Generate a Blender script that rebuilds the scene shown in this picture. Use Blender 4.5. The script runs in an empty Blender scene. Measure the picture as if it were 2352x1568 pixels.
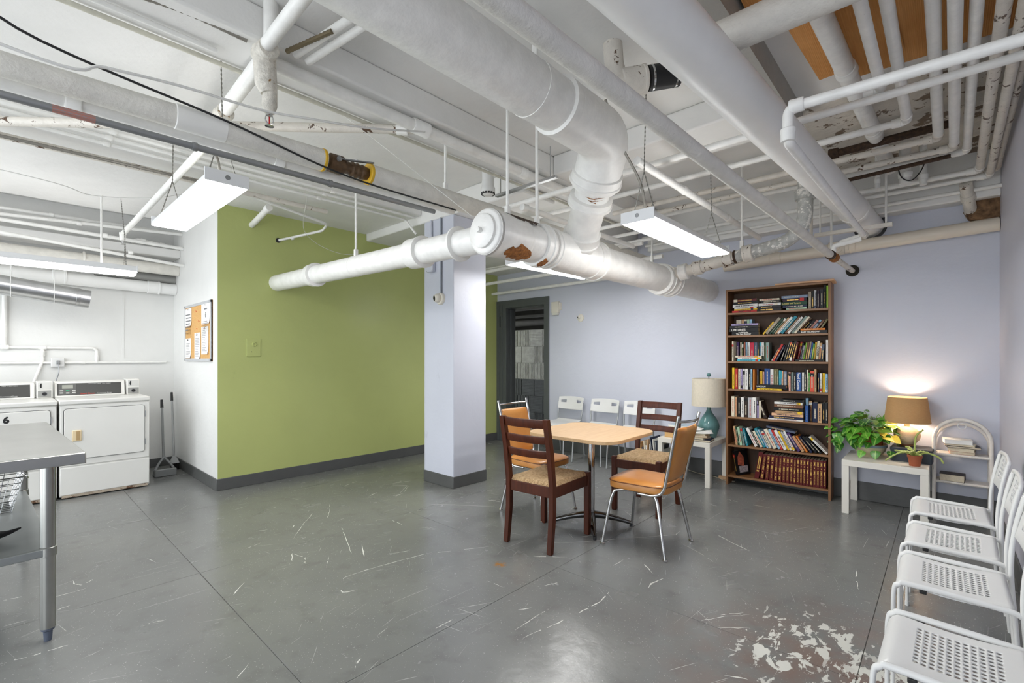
import bpy, bmesh, math, random
from mathutils import Vector, Matrix, Euler
R = math.radians
random.seed(7)
scene = bpy.context.scene
COL = scene.collection

# ------------------------------------------------------------------ camera, world, exposure
# axes: X runs along the green wall, Y along the blue back wall, Z up; the camera stands at the origin at 1.31 m
cam_data = bpy.data.cameras.new('camera'); cam = bpy.data.objects.new('camera', cam_data); COL.objects.link(cam)
cam_data.sensor_width = 36.0; cam_data.lens = 36.0 * 1081 / 2352; cam_data.shift_y = 36 / 2352
cam_data.clip_start = 0.02
YAW = math.atan2(994, 1081)
cam.location = (0, 0, 1.31)
fwd = Vector((math.cos(YAW), math.sin(YAW), 0))
cam.rotation_euler = fwd.to_track_quat('-Z', 'Y').to_euler()
scene.camera = cam
scene.view_settings.view_transform = 'Standard'; scene.view_settings.look = 'None'
scene.view_settings.exposure = 0.54; scene.view_settings.gamma = 1.0; scene.view_settings.use_curve_mapping = False
world = bpy.data.worlds.new('world'); scene.world = world; world.use_nodes = True
world.node_tree.nodes['Background'].inputs[0].default_value = (0.9, 0.95, 1, 1)
world.node_tree.nodes['Background'].inputs[1].default_value = 2.3
LAMP_POWER = 25.0        # emission of the LED diffusers
BULB_POWER = 7.5        # warm bulb in the burlap table lamp (watt)

# ------------------------------------------------------------------ materials
def lin(c):
    c = c / 255.0
    return c / 12.92 if c <= 0.04045 else ((c + 0.055) / 1.055) ** 2.4
def rgb(c, k=1.0):
    return (min(1, lin(c[0]) * k), min(1, lin(c[1]) * k), min(1, lin(c[2]) * k), 1)
class NT:
    def __init__(s, name):
        s.m = bpy.data.materials.new(name); s.m.use_nodes = True
        s.t = s.m.node_tree; s.b = s.t.nodes['Principled BSDF']
    def n(s, typ, **kw):
        nd = s.t.nodes.new('ShaderNode' + typ)
        for k, v in kw.items():
            if k in nd.inputs: s.put(nd.inputs[k], v)
            else: setattr(nd, k, v)
        return nd
    def put(s, inp, v):
        if hasattr(v, 'is_linked'): s.t.links.new(v, inp)
        else: inp.default_value = v
    def set(s, k, v): s.put(s.b.inputs[k], v)
    def math(s, op, a, b=None, c=None):
        nd = s.t.nodes.new('ShaderNodeMath'); nd.operation = op
        s.put(nd.inputs[0], a)
        if b is not None: s.put(nd.inputs[1], b)
        if c is not None: s.put(nd.inputs[2], c)
        return nd.outputs[0]
    def mix(s, f, a, b, mode='MIX'):
        nd = s.t.nodes.new('ShaderNodeMix'); nd.data_type = 'RGBA'; nd.blend_type = mode
        s.put(nd.inputs[0], f); s.put(nd.inputs[6], a); s.put(nd.inputs[7], b)
        return nd.outputs[2]
    def ramp(s, f, lo, hi):
        nd = s.t.nodes.new('ShaderNodeMapRange'); nd.clamp = True
        s.put(nd.inputs[0], f); nd.inputs[1].default_value = lo; nd.inputs[2].default_value = hi
        return nd.outputs[0]
    def coord(s, which='Object'):
        return s.n('TexCoord').outputs[which]
    def pos(s): return s.n('NewGeometry').outputs['Position']
    def map(s, vec, scale=(1, 1, 1), rot=(0, 0, 0), loc=(0, 0, 0)):
        nd = s.n('Mapping'); s.put(nd.inputs['Vector'], vec)
        nd.inputs['Scale'].default_value = scale; nd.inputs['Rotation'].default_value = rot; nd.inputs['Location'].default_value = loc
        return nd.outputs[0]
    def noise(s, vec, scale, detail=3, rough=.55, dist=0):
        nd = s.n('TexNoise'); s.put(nd.inputs['Vector'], vec)
        nd.inputs['Scale'].default_value = scale; nd.inputs['Detail'].default_value = detail
        nd.inputs['Roughness'].default_value = rough; nd.inputs['Distortion'].default_value = dist
        return nd.outputs[0]
    def bump(s, h, strength=.3, dist=.01):
        nd = s.n('Bump'); nd.inputs['Strength'].default_value = strength; nd.inputs['Distance'].default_value = dist
        s.put(nd.inputs['Height'], h); s.put(s.b.inputs['Normal'], nd.outputs[0])
CACHE = {}
def mat(name, col, rough=.5, metal=0.0, var=.06, scale=6.0, bump=0.0, bscale=50.0, chips=None, chip_amt=.66, chip_scale=14, world_pos=False, spec=.5, sub=0):
    if name in CACHE: return CACHE[name]
    n = NT(name); v = n.pos() if world_pos else n.coord()
    base = rgb(col)
    ns = n.noise(v, scale, 4)
    c = n.mix(n.ramp(ns, .3, .7), rgb(col, 1 - var), rgb(col, 1 + var))
    if chips:
        m = n.ramp(n.noise(v, chip_scale, 6, .65, .4), chip_amt, chip_amt + .02)
        c = n.mix(m, c, rgb(chips))
    n.set('Base Color', c); n.set('Roughness', rough); n.set('Metallic', metal)
    n.b.inputs['Specular IOR Level'].default_value = spec
    if bump:
        n.bump(n.noise(v, bscale, 4), bump, .01)
    CACHE[name] = n.m
    return n.m
def flat(name, col, rough=.6):
    if name in CACHE: return CACHE[name]
    n = NT(name); n.set('Base Color', rgb(col)); n.set('Roughness', rough); CACHE[name] = n.m
    return n.m
def wood(name, c1, c2, rough=.4, axis='z', scale=1.0, bump=.05):
    if name in CACHE: return CACHE[name]
    n = NT(name); k = {'x': (2, 26, 26), 'y': (26, 2, 26), 'z': (26, 26, 2)}[axis]
    v = n.map(n.coord(), tuple(a * scale for a in k))
    a = n.noise(v, 1.0, 5, .6, 1.2)
    n.set('Base Color', n.mix(n.ramp(a, .25, .75), rgb(c1), rgb(c2))); n.set('Roughness', rough)
    n.bump(a, bump, .003)
    CACHE[name] = n.m
    return n.m

WHITE = mat('white_paint', (226, 225, 221), .45, var=.06, scale=9, bump=.25, bscale=45)
PIPEW = mat('white_pipe_paint', (238, 237, 233), .36, var=.06, scale=14, bump=.2, bscale=38, chips=(120, 112, 100), chip_amt=.742, chip_scale=22)
PIPEC = mat('chipped_pipe_paint', (218, 212, 202), .4, var=.08, scale=14, bump=.4, bscale=40, chips=(92, 70, 52), chip_amt=.6, chip_scale=16)
PIPEI = mat('insulation_wrap', (222, 219, 211), .6, var=.09, scale=12, bump=.35, bscale=60)
DUCTW = mat('smooth_white_jacket', (240, 240, 238), .33, var=.03, scale=5, bump=.08, bscale=20)
CASTI = mat('galvanised_grey_iron', (176, 176, 172), .5, var=.18, scale=26, bump=.5, bscale=40, chips=(226, 224, 218), chip_amt=.56, chip_scale=20)
RUST = mat('rust', (146, 92, 42), .8, var=.5, scale=60, bump=.6, bscale=90)
DRUST = mat('dark_rust', (70, 52, 38), .85, var=.5, scale=50, bump=.7, bscale=90)
STEEL = mat('brushed_steel', (176, 176, 172), .28, 1.0, var=.07, scale=5)
CHROME = mat('chrome', (200, 200, 200), .12, 1.0, var=.02)
GALV = mat('galvanised_sheet', (190, 191, 192), .3, 1.0, var=.1, scale=9)
GREYM = mat('grey_metal', (150, 151, 152), .4, .7, var=.08)
FLEX = mat('armoured_cable', (150, 146, 138), .4, .6, var=.12, scale=60)
BLACK = mat('black_rubber', (24, 24, 25), .5, var=.1)
DARK = flat('dark_plastic', (40, 40, 42), .4)
APPL = mat('appliance_enamel', (226, 225, 220), .3, var=.02, scale=3)
WPLAS = mat('white_plastic', (222, 222, 220), .35, var=.02)
LACKW = mat('white_lacquer', (226, 222, 212), .35, var=.02, scale=4)
PAPER = mat('paper', (235, 234, 230), .8, var=.03)
PAGES = mat('page_edges', (214, 202, 178), .85, var=.08, scale=80)
BLUEW = None

# ------------------------------------------------------------------ mesh builder
class MB:
    def __init__(s): s.v = []; s.f = []
    def add(s, vs, fs, M=None):
        o = len(s.v)
        s.v += [tuple(M @ Vector(p)) for p in vs] if M is not None else [tuple(p) for p in vs]
        s.f += [tuple(i + o for i in f) for f in fs]
        return s
    def box(s, x0, x1, y0, y1, z0, z1, M=None):
        return s.add([(x0, y0, z0), (x1, y0, z0), (x1, y1, z0), (x0, y1, z0), (x0, y0, z1), (x1, y0, z1), (x1, y1, z1), (x0, y1, z1)],
                     [(0, 3, 2, 1), (4, 5, 6, 7), (0, 1, 5, 4), (1, 2, 6, 5), (2, 3, 7, 6), (3, 0, 4, 7)], M)
    def bar(s, a, b, w, h, up=(0, 0, 1)):
        a = Vector(a); b = Vector(b); d = (b - a); L = d.length; d.normalize()
        u = Vector(up); sx = d.cross(u)
        if sx.length < 1e-4: sx = d.cross(Vector((1, 0, 0)))
        sx.normalize(); u = sx.cross(d)
        M = Matrix((sx, d, u)).transposed().to_4x4(); M.translation = a
        return s.box(-w / 2, w / 2, 0, L, -h / 2, h / 2, M)
    def tube(s, pts, r, seg=12, cap=True, closed=False):
        P = [Vector(p) for p in pts]; n = len(P)
        rr = r if isinstance(r, (list, tuple)) else [r] * n
        T = []
        for i in range(n):
            if closed: t = P[(i + 1) % n] - P[i - 1]
            else:
                a = P[i] - P[i - 1] if i else None; b = P[i + 1] - P[i] if i < n - 1 else None
                if a is not None and a.length < 1e-9: a = None
                if b is not None and b.length < 1e-9: b = None
                if a is None and b is None: t = T[-1] if T else Vector((0, 0, 1))
                elif a is None: t = b.normalized()
                elif b is None: t = a.normalized()
                else: t = a.normalized() + b.normalized()
                if t.length < 1e-6: t = b.normalized()
            T.append(t.normalized())
        ref = Vector((0, 0, 1)) if abs(T[0].z) < .9 else Vector((1, 0, 0))
        N = T[0].cross(ref).normalized(); vs = []; fs = []
        for i in range(n):
            N = (N - T[i] * N.dot(T[i]))
            if N.length < 1e-6: N = T[i].cross(Vector((0.3, 0.5, 0.8)))
            N.normalize(); B = T[i].cross(N)
            for k in range(seg):
                a = 2 * math.pi * k / seg
                vs.append(P[i] + (N * math.cos(a) + B * math.sin(a)) * rr[i])
        m = n if closed else n - 1
        for i in range(m):
            for k in range(seg):
                j = (i + 1) % n; k2 = (k + 1) % seg
                fs.append((i * seg + k, i * seg + k2, j * seg + k2, j * seg + k))
        if cap and not closed:
            fs.append(tuple(reversed(range(seg)))); fs.append(tuple(range((n - 1) * seg, n * seg)))
        return s.add(vs, fs)
    def lathe(s, prof, seg=24, M=None, close=False):
        vs = []; fs = []; n = len(prof)
        for (r, z) in prof:
            for k in range(seg):
                a = 2 * math.pi * k / seg; vs.append((r * math.cos(a), r * math.sin(a), z))
        for i in range(n - 1):
            for k in range(seg):
                k2 = (k + 1) % seg
                fs.append((i * seg + k, i * seg + k2, (i + 1) * seg + k2, (i + 1) * seg + k))
        if prof[0][0] > 1e-6: fs.append(tuple(reversed(range(seg)))) if not close else None
        if prof[-1][0] > 1e-6 and not close: fs.append(tuple(range((n - 1) * seg, n * seg)))
        return s.add(vs, [f for f in fs if f], M)
    def prism(s, poly, z0, z1, M=None):
        n = len(poly); vs = [(x, y, z0) for x, y in poly] + [(x, y, z1) for x, y in poly]
        fs = [tuple(reversed(range(n))), tuple(range(n, 2 * n))] + [(i, (i + 1) % n, n + (i + 1) % n, n + i) for i in range(n)]
        return s.add(vs, fs, M)
    def grid(s, fn, nu, nv, wrap=False):
        vs = [fn(i / nu, j / nv) for i in range(nu + 1) for j in range(nv + 1)]
        fs = [(i * (nv + 1) + j, (i + 1) * (nv + 1) + j, (i + 1) * (nv + 1) + j + 1, i * (nv + 1) + j + 1) for i in range(nu) for j in range(nv)]
        return s.add(vs, fs)
    def build(s, name, m, parent=None, smooth=40, bevel=0, bseg=2, solid=0, sub=0, world=True):
        me = bpy.data.meshes.new(name)
        vs = s.v
        if parent is not None and world:
            inv = WM[parent.name].inverted(); vs = [tuple(inv @ Vector(p)) for p in vs]
        me.from_pydata(vs, [], s.f); me.validate(); me.update()
        bm = bmesh.new(); bm.from_mesh(me); bmesh.ops.recalc_face_normals(bm, faces=bm.faces); bm.to_mesh(me); bm.free()
        if smooth:
            for p in me.polygons: p.use_smooth = True
            me.set_sharp_from_angle(angle=R(smooth))
        me.materials.append(m)
        o = bpy.data.objects.new(name, me); COL.objects.link(o)
        if parent is not None:
            o.parent = parent; WM[o.name] = WM[parent.name].copy()
        else: WM[o.name] = Matrix.Identity(4)
        if solid:
            md = o.modifiers.new('solid', 'SOLIDIFY'); md.thickness = solid; md.offset = 0
        if sub:
            md = o.modifiers.new('sub', 'SUBSURF'); md.levels = sub; md.render_levels = sub
        if bevel:
            md = o.modifiers.new('bevel', 'BEVEL'); md.width = bevel; md.segments = bseg; md.limit_method = 'ANGLE'; md.angle_limit = R(35)
        return o
WM = {}
def tag(o, label=None, cat=None, group=None, kind=None):
    if label: o['label'] = label
    if cat: o['category'] = cat
    if group: o['group'] = group
    if kind: o['kind'] = kind
    return o
def thing(name, label, cat, loc=(0, 0, 0), rz=0, group=None, M=None):
    o = bpy.data.objects.new(name, None); COL.objects.link(o); o.empty_display_size = .05
    if M is None: M = Matrix.Translation(loc) @ Matrix.Rotation(rz, 4, 'Z')
    o.matrix_world = M; WM[o.name] = M.copy()
    return tag(o, label, cat, group)
def L(mb, name, m, parent, **kw):           # build in the thing's own local coordinates
    return mb.build(name, m, parent, world=False, **kw)
def copy_tree(o, label=None, M=None, parent=None):
    c = o.copy(); COL.objects.link(c); c.parent = parent
    if label: c['label'] = label
    if M is not None: c.matrix_world = M; WM[c.name] = M.copy()
    for ch in o.children: copy_tree(ch, parent=c)
    return c
def fillet(pts, rad, n=6):
    P = [Vector(p) for p in pts]; out = [P[0]]
    for i in range(1, len(P) - 1):
        a = (P[i - 1] - P[i]); b = (P[i + 1] - P[i]); la, lb = a.length, b.length; a.normalize(); b.normalize()
        ang = a.angle(b); d = min(rad / math.tan(ang / 2) if ang < 3.13 else 0, la * .49, lb * .49)
        if d < 1e-4: out.append(P[i]); continue
        p0 = P[i] + a * d; p1 = P[i] + b * d
        for k in range(n + 1):
            t = k / n; out.append(p0 * (1 - t) ** 2 + P[i] * 2 * t * (1 - t) + p1 * t * t)
    out.append(P[-1]); return out
def axis_matrix(p, d):
    d = Vector(d).normalized(); q = Vector((0, 0, 1)).rotation_difference(d)
    return Matrix.Translation(p) @ q.to_matrix().to_4x4()
TXT = {}
def text_obj(body, name, size, m, parent, M, ext=.0006, align='CENTER', bold=0.0):
    cu = bpy.data.curves.new(name, 'FONT'); cu.body = body; cu.size = size; cu.extrude = ext; cu.offset = bold; cu.align_x = align; cu.align_y = 'CENTER'; cu.resolution_u = 3
    tmp = bpy.data.objects.new('tmp', cu); COL.objects.link(tmp)
    dg = bpy.context.evaluated_depsgraph_get(); me = bpy.data.meshes.new_from_object(tmp.evaluated_get(dg))
    bpy.data.objects.remove(tmp); bpy.data.curves.remove(cu)
    me.materials.clear(); me.materials.append(m); me.name = name
    o = bpy.data.objects.new(name, me); COL.objects.link(o); o.parent = parent; o.matrix_local = M
    return o

# ------------------------------------------------------------------ the room shell
def struct(name, mb, m, parent=None, **kw):
    o = mb.build(name, m, parent, **kw)
    if parent is None: o['kind'] = 'structure'
    return o
XB, YG, YR, YL, XR, ZC = 5.36, 5.25, -0.32, 6.95, 1.44, 2.95     # blue wall, green wall, right wall, laundry wall, return wall, slab
XF = -2.3

# painted concrete floor: worn grey paint with scratches, flaked patches and pale specks
n = NT('grey_floor_paint'); p = n.pos()
c = n.mix(n.ramp(n.noise(p, 1.3, 4), .3, .7), rgb((112, 113, 112)), rgb((124, 125, 122)))
c = n.mix(n.ramp(n.noise(p, 7, 4), .55, .8), c, rgb((104, 104, 102)))
wear = None
for (rot, sx, sy, thr, msc, off) in ((.5, 2.6, 150, .715, 1.1, 3), (-.35, 2.9, 170, .715, 1.3, 11), (1.35, 3.2, 150, .73, .9, 23), (2.2, 3.4, 170, .73, 1.2, 31), (.05, 1.1, 130, .73, .8, 44)):
    warp = n.n('VectorMath', operation='ADD'); n.put(warp.inputs[0], p)
    nz = n.n('TexNoise'); n.put(nz.inputs['Vector'], p); nz.inputs['Scale'].default_value = 1.7; nz.inputs['Detail'].default_value = 1
    sc = n.n('VectorMath', operation='SCALE'); n.put(sc.inputs[0], nz.outputs['Color']); sc.inputs['Scale'].default_value = .03
    n.put(warp.inputs[1], sc.outputs[0])
    s1 = n.ramp(n.noise(n.map(n.map(warp.outputs[0], (1, 1, 1), (0, 0, rot)), (sx, sy, 1), (0, 0, 0), (off, off * .7, 0)), 1, 2, .5), thr, thr + .025)
    k = n.ramp(n.noise(n.map(p, (1, 1, 1), (0, 0, 0), (off, 0, 0)), msc * 1.6, 2), .5, .58)
    s1 = n.math('MULTIPLY', s1, k)
    wear = s1 if wear is None else n.math('MAXIMUM', wear, s1)
speck = n.ramp(n.noise(p, 130, 2, .55), .685, .72)
speck = n.math('MULTIPLY', speck, n.ramp(n.noise(p, 1.1, 2), .3, .55))
wear = n.math('MULTIPLY', n.math('MAXIMUM', wear, speck), .75)
def worn_patch(cx, cy, rad, scale, thr):
    d = n.n('VectorMath', operation='DISTANCE'); n.put(d.inputs[0], p); d.inputs[1].default_value = (cx, cy, 0)
    near = n.ramp(d.outputs['Value'], rad, rad * .45)
    v = n.math('ADD', n.noise(n.map(p, (1.0, 1.8, 1), (0, 0, .7)), scale, 5, .62, .5), n.math('MULTIPLY', near, .22))
    return n.math('MULTIPLY', n.ramp(v, thr, thr + .02), near)
flake = n.math('MAXIMUM', worn_patch(2.42, .36, .62, 9, .755), worn_patch(2.3, .02, .55, 11, .735))
flake = n.math('MAXIMUM', flake, worn_patch(1.95, .2, .45, 11, .735))
wear = n.math('MAXIMUM', wear, flake)
d = n.n('VectorMath', operation='DISTANCE'); n.put(d.inputs[0], p); d.inputs[1].default_value = (2.2, .1, 0)
c = n.mix(n.math('MULTIPLY', n.ramp(d.outputs['Value'], 1.0, .1), n.math('MULTIPLY', n.ramp(n.noise(p, 6, 4), .35, .6), .7)), c, rgb((128, 96, 80)))
d = n.n('VectorMath', operation='DISTANCE'); n.put(d.inputs[0], p); d.inputs[1].default_value = (2.14, 2.07, 0)
c = n.mix(n.math('MULTIPLY', n.ramp(d.outputs['Value'], .05, .02), n.ramp(n.noise(p, 40, 3), .4, .55)), c, rgb((150, 105, 50)))
c = n.mix(wear, c, rgb((206, 206, 198)))
n.set('Base Color', c)
n.set('Roughness', n.math('ADD', n.math('MULTIPLY', n.noise(p, 5, 4), .16), n.math('ADD', .17, n.math('MULTIPLY', wear, .3))))
n.bump(n.math('ADD', n.math('MULTIPLY', n.noise(p, 16, 4), .6), n.math('MULTIPLY', n.noise(p, 2.2, 2), 1.0)), .13, .02)
FLOOR = n.m
def wallmat(name, col, rough, var=.05, bump=.18):
    n = NT(name); p = n.pos()
    a = n.noise(p, 1.4, 4); b = n.noise(p, 9, 5, .6)
    c = n.mix(n.ramp(a, .3, .7), rgb(col, 1 - var), rgb(col, 1 + var))
    c = n.mix(n.ramp(n.noise(n.map(p, (1, 1, .5)), 3.3, 6, .7), .66, .72), c, rgb(col, .9))
    n.set('Base Color', c); n.set('Roughness', rough)
    n.bump(n.math('ADD', n.math('MULTIPLY', a, 2.0), b), bump, .02)
    return n.m
WALLW = wallmat('white_wall_paint', (226, 226, 223), .5)
GREEN = wallmat('green_wall_paint', (182, 190, 120), .33, .04, .12)
BLUEW = wallmat('pale_blue_wall_paint', (203, 206, 218), .42, .03, .16)
BLUER = wallmat('lilac_wall_paint', (204, 204, 216), .45, .03, .12)
CEILM = mat('ceiling_paint', (232, 231, 228), .6, var=.06, scale=1.6, bump=.25, bscale=18, world_pos=True, chips=(170, 166, 156), chip_amt=.74, chip_scale=9)
BASEM = mat('dark_grey_base_paint', (86, 87, 86), .4, var=.08, scale=5, bump=.2, bscale=20, world_pos=True)

bed = MB().box(XF - .2, XB + 2, YR - .2, YL + .2, -.2, -.0025)
floor = struct('floor', bed, mat('joint_dirt', (84, 83, 78), .8))
xs = [XF, -.71, .82, 2.35, 3.88, XB + .0]; ys = [YR, .265, 1.775, 3.33, 4.74, 6.2, YL]
for i in range(len(xs) - 1):
    for j in range(len(ys) - 1):
        g = .0012
        struct('slab', MB().box(xs[i] + g, xs[i + 1] - g, ys[j] + g, ys[j + 1] - g, -.03, 0), FLOOR, floor, bevel=.001, bseg=1)
struct('slab', MB().box(XB, 7.4, 3.2, 7.4, -.03, 0), FLOOR, floor)

# pale scratches gouged through the paint, each a thin irregular stroke
SCRATCHES = [[(2.38,4.5),(2.55,4.57)],[(2.67,4.25),(2.81,4.04),(2.66,3.91),(2.52,3.8)],[(1.78,3.91),(1.63,3.73),(1.43,3.46)],[(1.99,4.04),(1.89,3.84),(1.8,3.7)],[(1.78,3.42),(1.68,3.16),(1.59,2.92)],[(1.71,3.0),(1.62,2.81)],[(1.32,3.21),(1.27,3.09)],[(1.32,3.21),(1.35,3.08),(1.31,2.99)],[(1.46,2.98),(1.4,2.88)],[(1.37,2.61),(1.39,2.63),(1.55,2.62),(1.91,2.55),(2.29,2.32)],[(1.3,2.5),(1.29,2.47),(1.36,2.43)],[(.37,3.7),(.32,3.65),(.29,3.7),(.29,3.76)],[(.72,2.19),(.64,2.11)],[(.96,3.0),(.87,2.89)],[(.46,2.88),(.51,2.88),(.56,2.86)],[(1.07,1.88),(1.01,1.83)],[(.01,3.37),(.1,3.37)],[(-.0,2.97),(.1,2.95),(.21,2.94)],[(1.31,3.81),(1.39,3.78)],[(1.13,3.52),(1.24,3.55)],[(2.75,4.22),(3.0,4.15)],[(2.34,3.99),(2.5,4.06)],[(1.89,4.1),(1.79,4.1)],[(.2,3.39),(.25,3.4)],[(.01,3.73),(.08,3.72)],[(1.74,2.73),(1.87,2.67)],[(.2,3.58),(.33,3.58)],[(1.55,3.74),(1.52,3.68)],[(2.6,2.09),(2.74,1.94),(2.91,1.81),(3.38,1.46),(3.46,1.47)],[(2.37,1.99),(2.51,1.83)],[(3.59,1.25),(3.5,1.11),(3.43,.97)],[(3.24,1.35),(3.18,1.22),(3.09,1.09)],[(2.49,1.24),(2.55,1.25),(2.66,1.23)],[(4.54,1.48),(4.52,1.38)],[(4.52,1.29),(4.53,1.1)],[(2.48,.84),(2.58,.76)],[(2.36,.89),(2.48,.82),(2.58,.73)],[(2.35,.81),(2.46,.69)],[(2.37,.64),(2.52,.61)],[(3.37,1.06),(3.44,.99)],[(1.67,1.52),(1.79,1.52),(1.93,1.52)],[(1.65,1.45),(1.83,1.41),(2.01,1.38),(2.17,1.36),(2.3,1.38)],[(2.11,1.69),(2.21,1.65)],[(1.4,1.81),(1.53,1.81)],[(2.76,1.4),(2.68,1.31)],[(3.56,.4),(3.39,.38),(3.28,.36)],[(1.93,1.97),(1.94,1.85)],[(2.51,3.8),(2.62,3.84),(2.82,4.02)],[(1.88,1.59),(1.82,1.63)],[(2.73,1.53),(2.53,1.54)],[(3.35,1.25),(3.24,1.18)],[(2.86,1.96),(2.97,1.89)],[(2.49,.49),(2.48,.38)],[(2.27,.59),(2.27,.5)],[(2.02,.67),(2.06,.59)],[(2.13,3.27),(2.13,3.09)],[(2.59,3.39),(2.94,2.91)],[(3.03,3.09),(3.07,2.96)]]
mb = MB(); rnd = random.Random(5)
for st in SCRATCHES:
    P = [Vector((a, b, .0004)) for a, b in st]; Q = []
    for i in range(len(P) - 1):
        for k in range(5): Q.append(P[i].lerp(P[i + 1], k / 5))
    Q.append(P[-1]); w0 = rnd.uniform(.0018, .0042); pr = None
    for i, q in enumerate(Q):
        d = (Q[min(i + 1, len(Q) - 1)] - Q[max(i - 1, 0)]).normalized(); nn = Vector((-d.y, d.x, 0)); w = w0 * rnd.uniform(.25, 1.25) * (1 - .8 * abs(2 * i / (len(Q) - 1) - 1) ** 4); q = q + nn * rnd.uniform(-.003, .003)
        cur = (tuple(q + nn * w), tuple(q - nn * w))
        if pr and rnd.random() > .12: mb.add([pr[0], pr[1], cur[1], cur[0]], [(0, 1, 2, 3)])
        pr = cur
sc_o = struct('scratches', mb, mat('bare_scratch', (206, 206, 198), .6), floor, smooth=0); sc_o['kind'] = 'stuff'

T = .2
struct('wall_left', MB().box(XF, XR + T, YL, YL + T, 0, ZC), WALLW)
struct('wall_return', MB().box(XR, XR + T, YG + .0, YL, 0, ZC), WALLW)
struct('wall_green', MB().box(XR + .004, XB + T, YG - .004, YG + T, 0, ZC), GREEN)
DY0, DY1, DZ = 4.267, 5.058, 2.085
struct('wall_back', MB().box(XB, XB + T, YR - T, DY0, 0, ZC).box(XB, XB + T, DY1, YG - .004, 0, ZC).box(XB, XB + T, DY0, DY1, DZ, ZC), BLUEW)
struct('wall_right', MB().box(XF, XB, YR - T, YR, 0, ZC), BLUER)
struct('ceiling', MB().box(XF - T, XB + T, YR - T, YL + T, ZC, ZC + .2), CEILM)
# painted base bands, a little proud of the walls
def baseband(name, *b): struct(name, MB().box(*b), BASEM, bevel=.004)
h = .115
baseband('baseboard_green', XR - .006, 4.99, YG - .016, YG - .004, 0, h)
baseband('baseboard_green_end', 4.99, XB, YG - .016, YG - .004, 0, h)
baseband('baseboard_return', XR - .012, XR, YG - .016, YL, 0, h)
baseband('baseboard_back', XB - .012, XB, YR, DY0 - .07, 0, .17)
baseband('baseboard_right', XF, XB - .012, YR, YR + .012, 0, .12)
baseband('baseboard_left', XF, XR - .012, YL - .012, YL, 0, .1)
# dropped concrete beams and soffits
struct('beam_along_room', MB().box(XF, XB, 2.35, 2.67, 2.79, ZC), CEILM, bevel=.012)
struct('beam_over_column', MB().box(3.05, 3.5, 2.67, YG - .004, 2.735, ZC).box(3.05, 3.5, .78, 2.35, 2.79, ZC), CEILM, bevel=.012)
struct('soffit_green_side', MB().box(XF, 3.05, 4.12, 6.36, 2.82, ZC), CEILM, bevel=.012)
struct('beam_back_wall', MB().box(5.2, XB, YR, 2.6, 2.56, ZC), CEILM, bevel=.01)
struct('beam_rear_corner', MB().box(4.25, XB, 2.8, YG - .004, 2.6, ZC), CEILM, bevel=.012)
struct('ceiling_peeling', MB().box(3.52, 5.2, YR, .72, 2.925, ZC), mat('peeling_ceiling', (214, 208, 198), .8, var=.12, scale=5, bump=.9, bscale=22, world_pos=True, chips=(128, 112, 96), chip_amt=.56, chip_scale=5))
struct('opening_shade_panel', MB().box(4.97, 5.14, .02, .62, 2.905, 2.926), mat('opening_shade', (38, 32, 27), .95, var=.3, scale=20))  # dark sheet painted as the shade inside a ceiling opening
# square column
col_o = struct('column', MB().box(3.05, 3.5, 3.595, 4.07, 0, 2.735), BLUEW, bevel=.008)
struct('base_band', MB().box(3.044, 3.506, 3.589, 4.076, 0, .118), BASEM, col_o, bevel=.004)
# shallow joint strip in the laundry wall
struct('trim_1', MB().box(.945, .967, YL - .004, YL, 1.3, 2.25), WALLW)

# ------------------------------------------------------------------ doorway and the service passage behind it
DOORG = mat('grey_door_paint', (84, 88, 88), .4, var=.06, scale=8, bump=.15, bscale=25)
dr = struct('door_1', MB().box(XB - .018, XB + .02, DY1 - .02, DY1 + .205, 0, DZ + .1), DOORG, bevel=.004)
struct('jamb', MB().box(XB - .018, XB + .02, DY0 - .07, DY0 + .02, 0, DZ + .1), DOORG, dr, bevel=.004)
struct('head', MB().box(XB - .019, XB + .02, DY0 - .07, DY1 + .205, DZ - .01, DZ + .105), DOORG, dr, bevel=.004)
struct('reveal', MB().box(XB + .02, XB + T, DY1 - .02, DY1 + .02, 0, DZ), DOORG, dr, bevel=.004)
struct('reveal', MB().box(XB + .02, XB + T, DY0 - .01, DY0 + .02, 0, DZ), DOORG, dr, bevel=.004)
struct('reveal', MB().box(XB + .02, XB + T, DY0, DY1, DZ - .02, DZ + .02), DOORG, dr, bevel=.004)
struct('stop', MB().box(XB + .08, XB + .12, DY1 - .04, DY1 - .02, 0, DZ - .02), DOORG, dr, bevel=.002)
struct('stop', MB().box(XB - .026, XB - .018, DY1 + .05, DY1 + .075, 0, DZ + .04), DOORG, dr, bevel=.002)
struct('stop', MB().box(XB - .026, XB - .018, DY1 + .12, DY1 + .16, 0, DZ + .04), DOORG, dr, bevel=.002)
struct('strike_plate', MB().box(XB - .022, XB - .017, DY1 + .1, DY1 + .118, 1.78, 1.95), DARK, dr)
XP = 6.6
passage = struct('wall_passage', MB().box(XP + .03, XP + .2, 3.2, 7.4, 0, 1.82).box(XB + T, XP + 1.0, 7.2, 7.4, 0, ZC).box(XB + T, XP + 1.0, 3.0, 3.2, 0, ZC), mat('passage_mortar', (120, 118, 112), .9))
UNLIT = mat('unlit_dark_plaster', (44, 42, 40), .95, var=.2, scale=6)  # near-black colour stands in for the darkness of the upper passage
struct('wall_passage_rear', MB().box(XP + .9, XP + 1.0, 3.2, 7.2, 1.2, ZC), UNLIT)
struct('ceiling_passage', MB().box(XB + T, XP + 1.0, 3.0, 7.4, ZC, ZC + .2), UNLIT)
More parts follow.
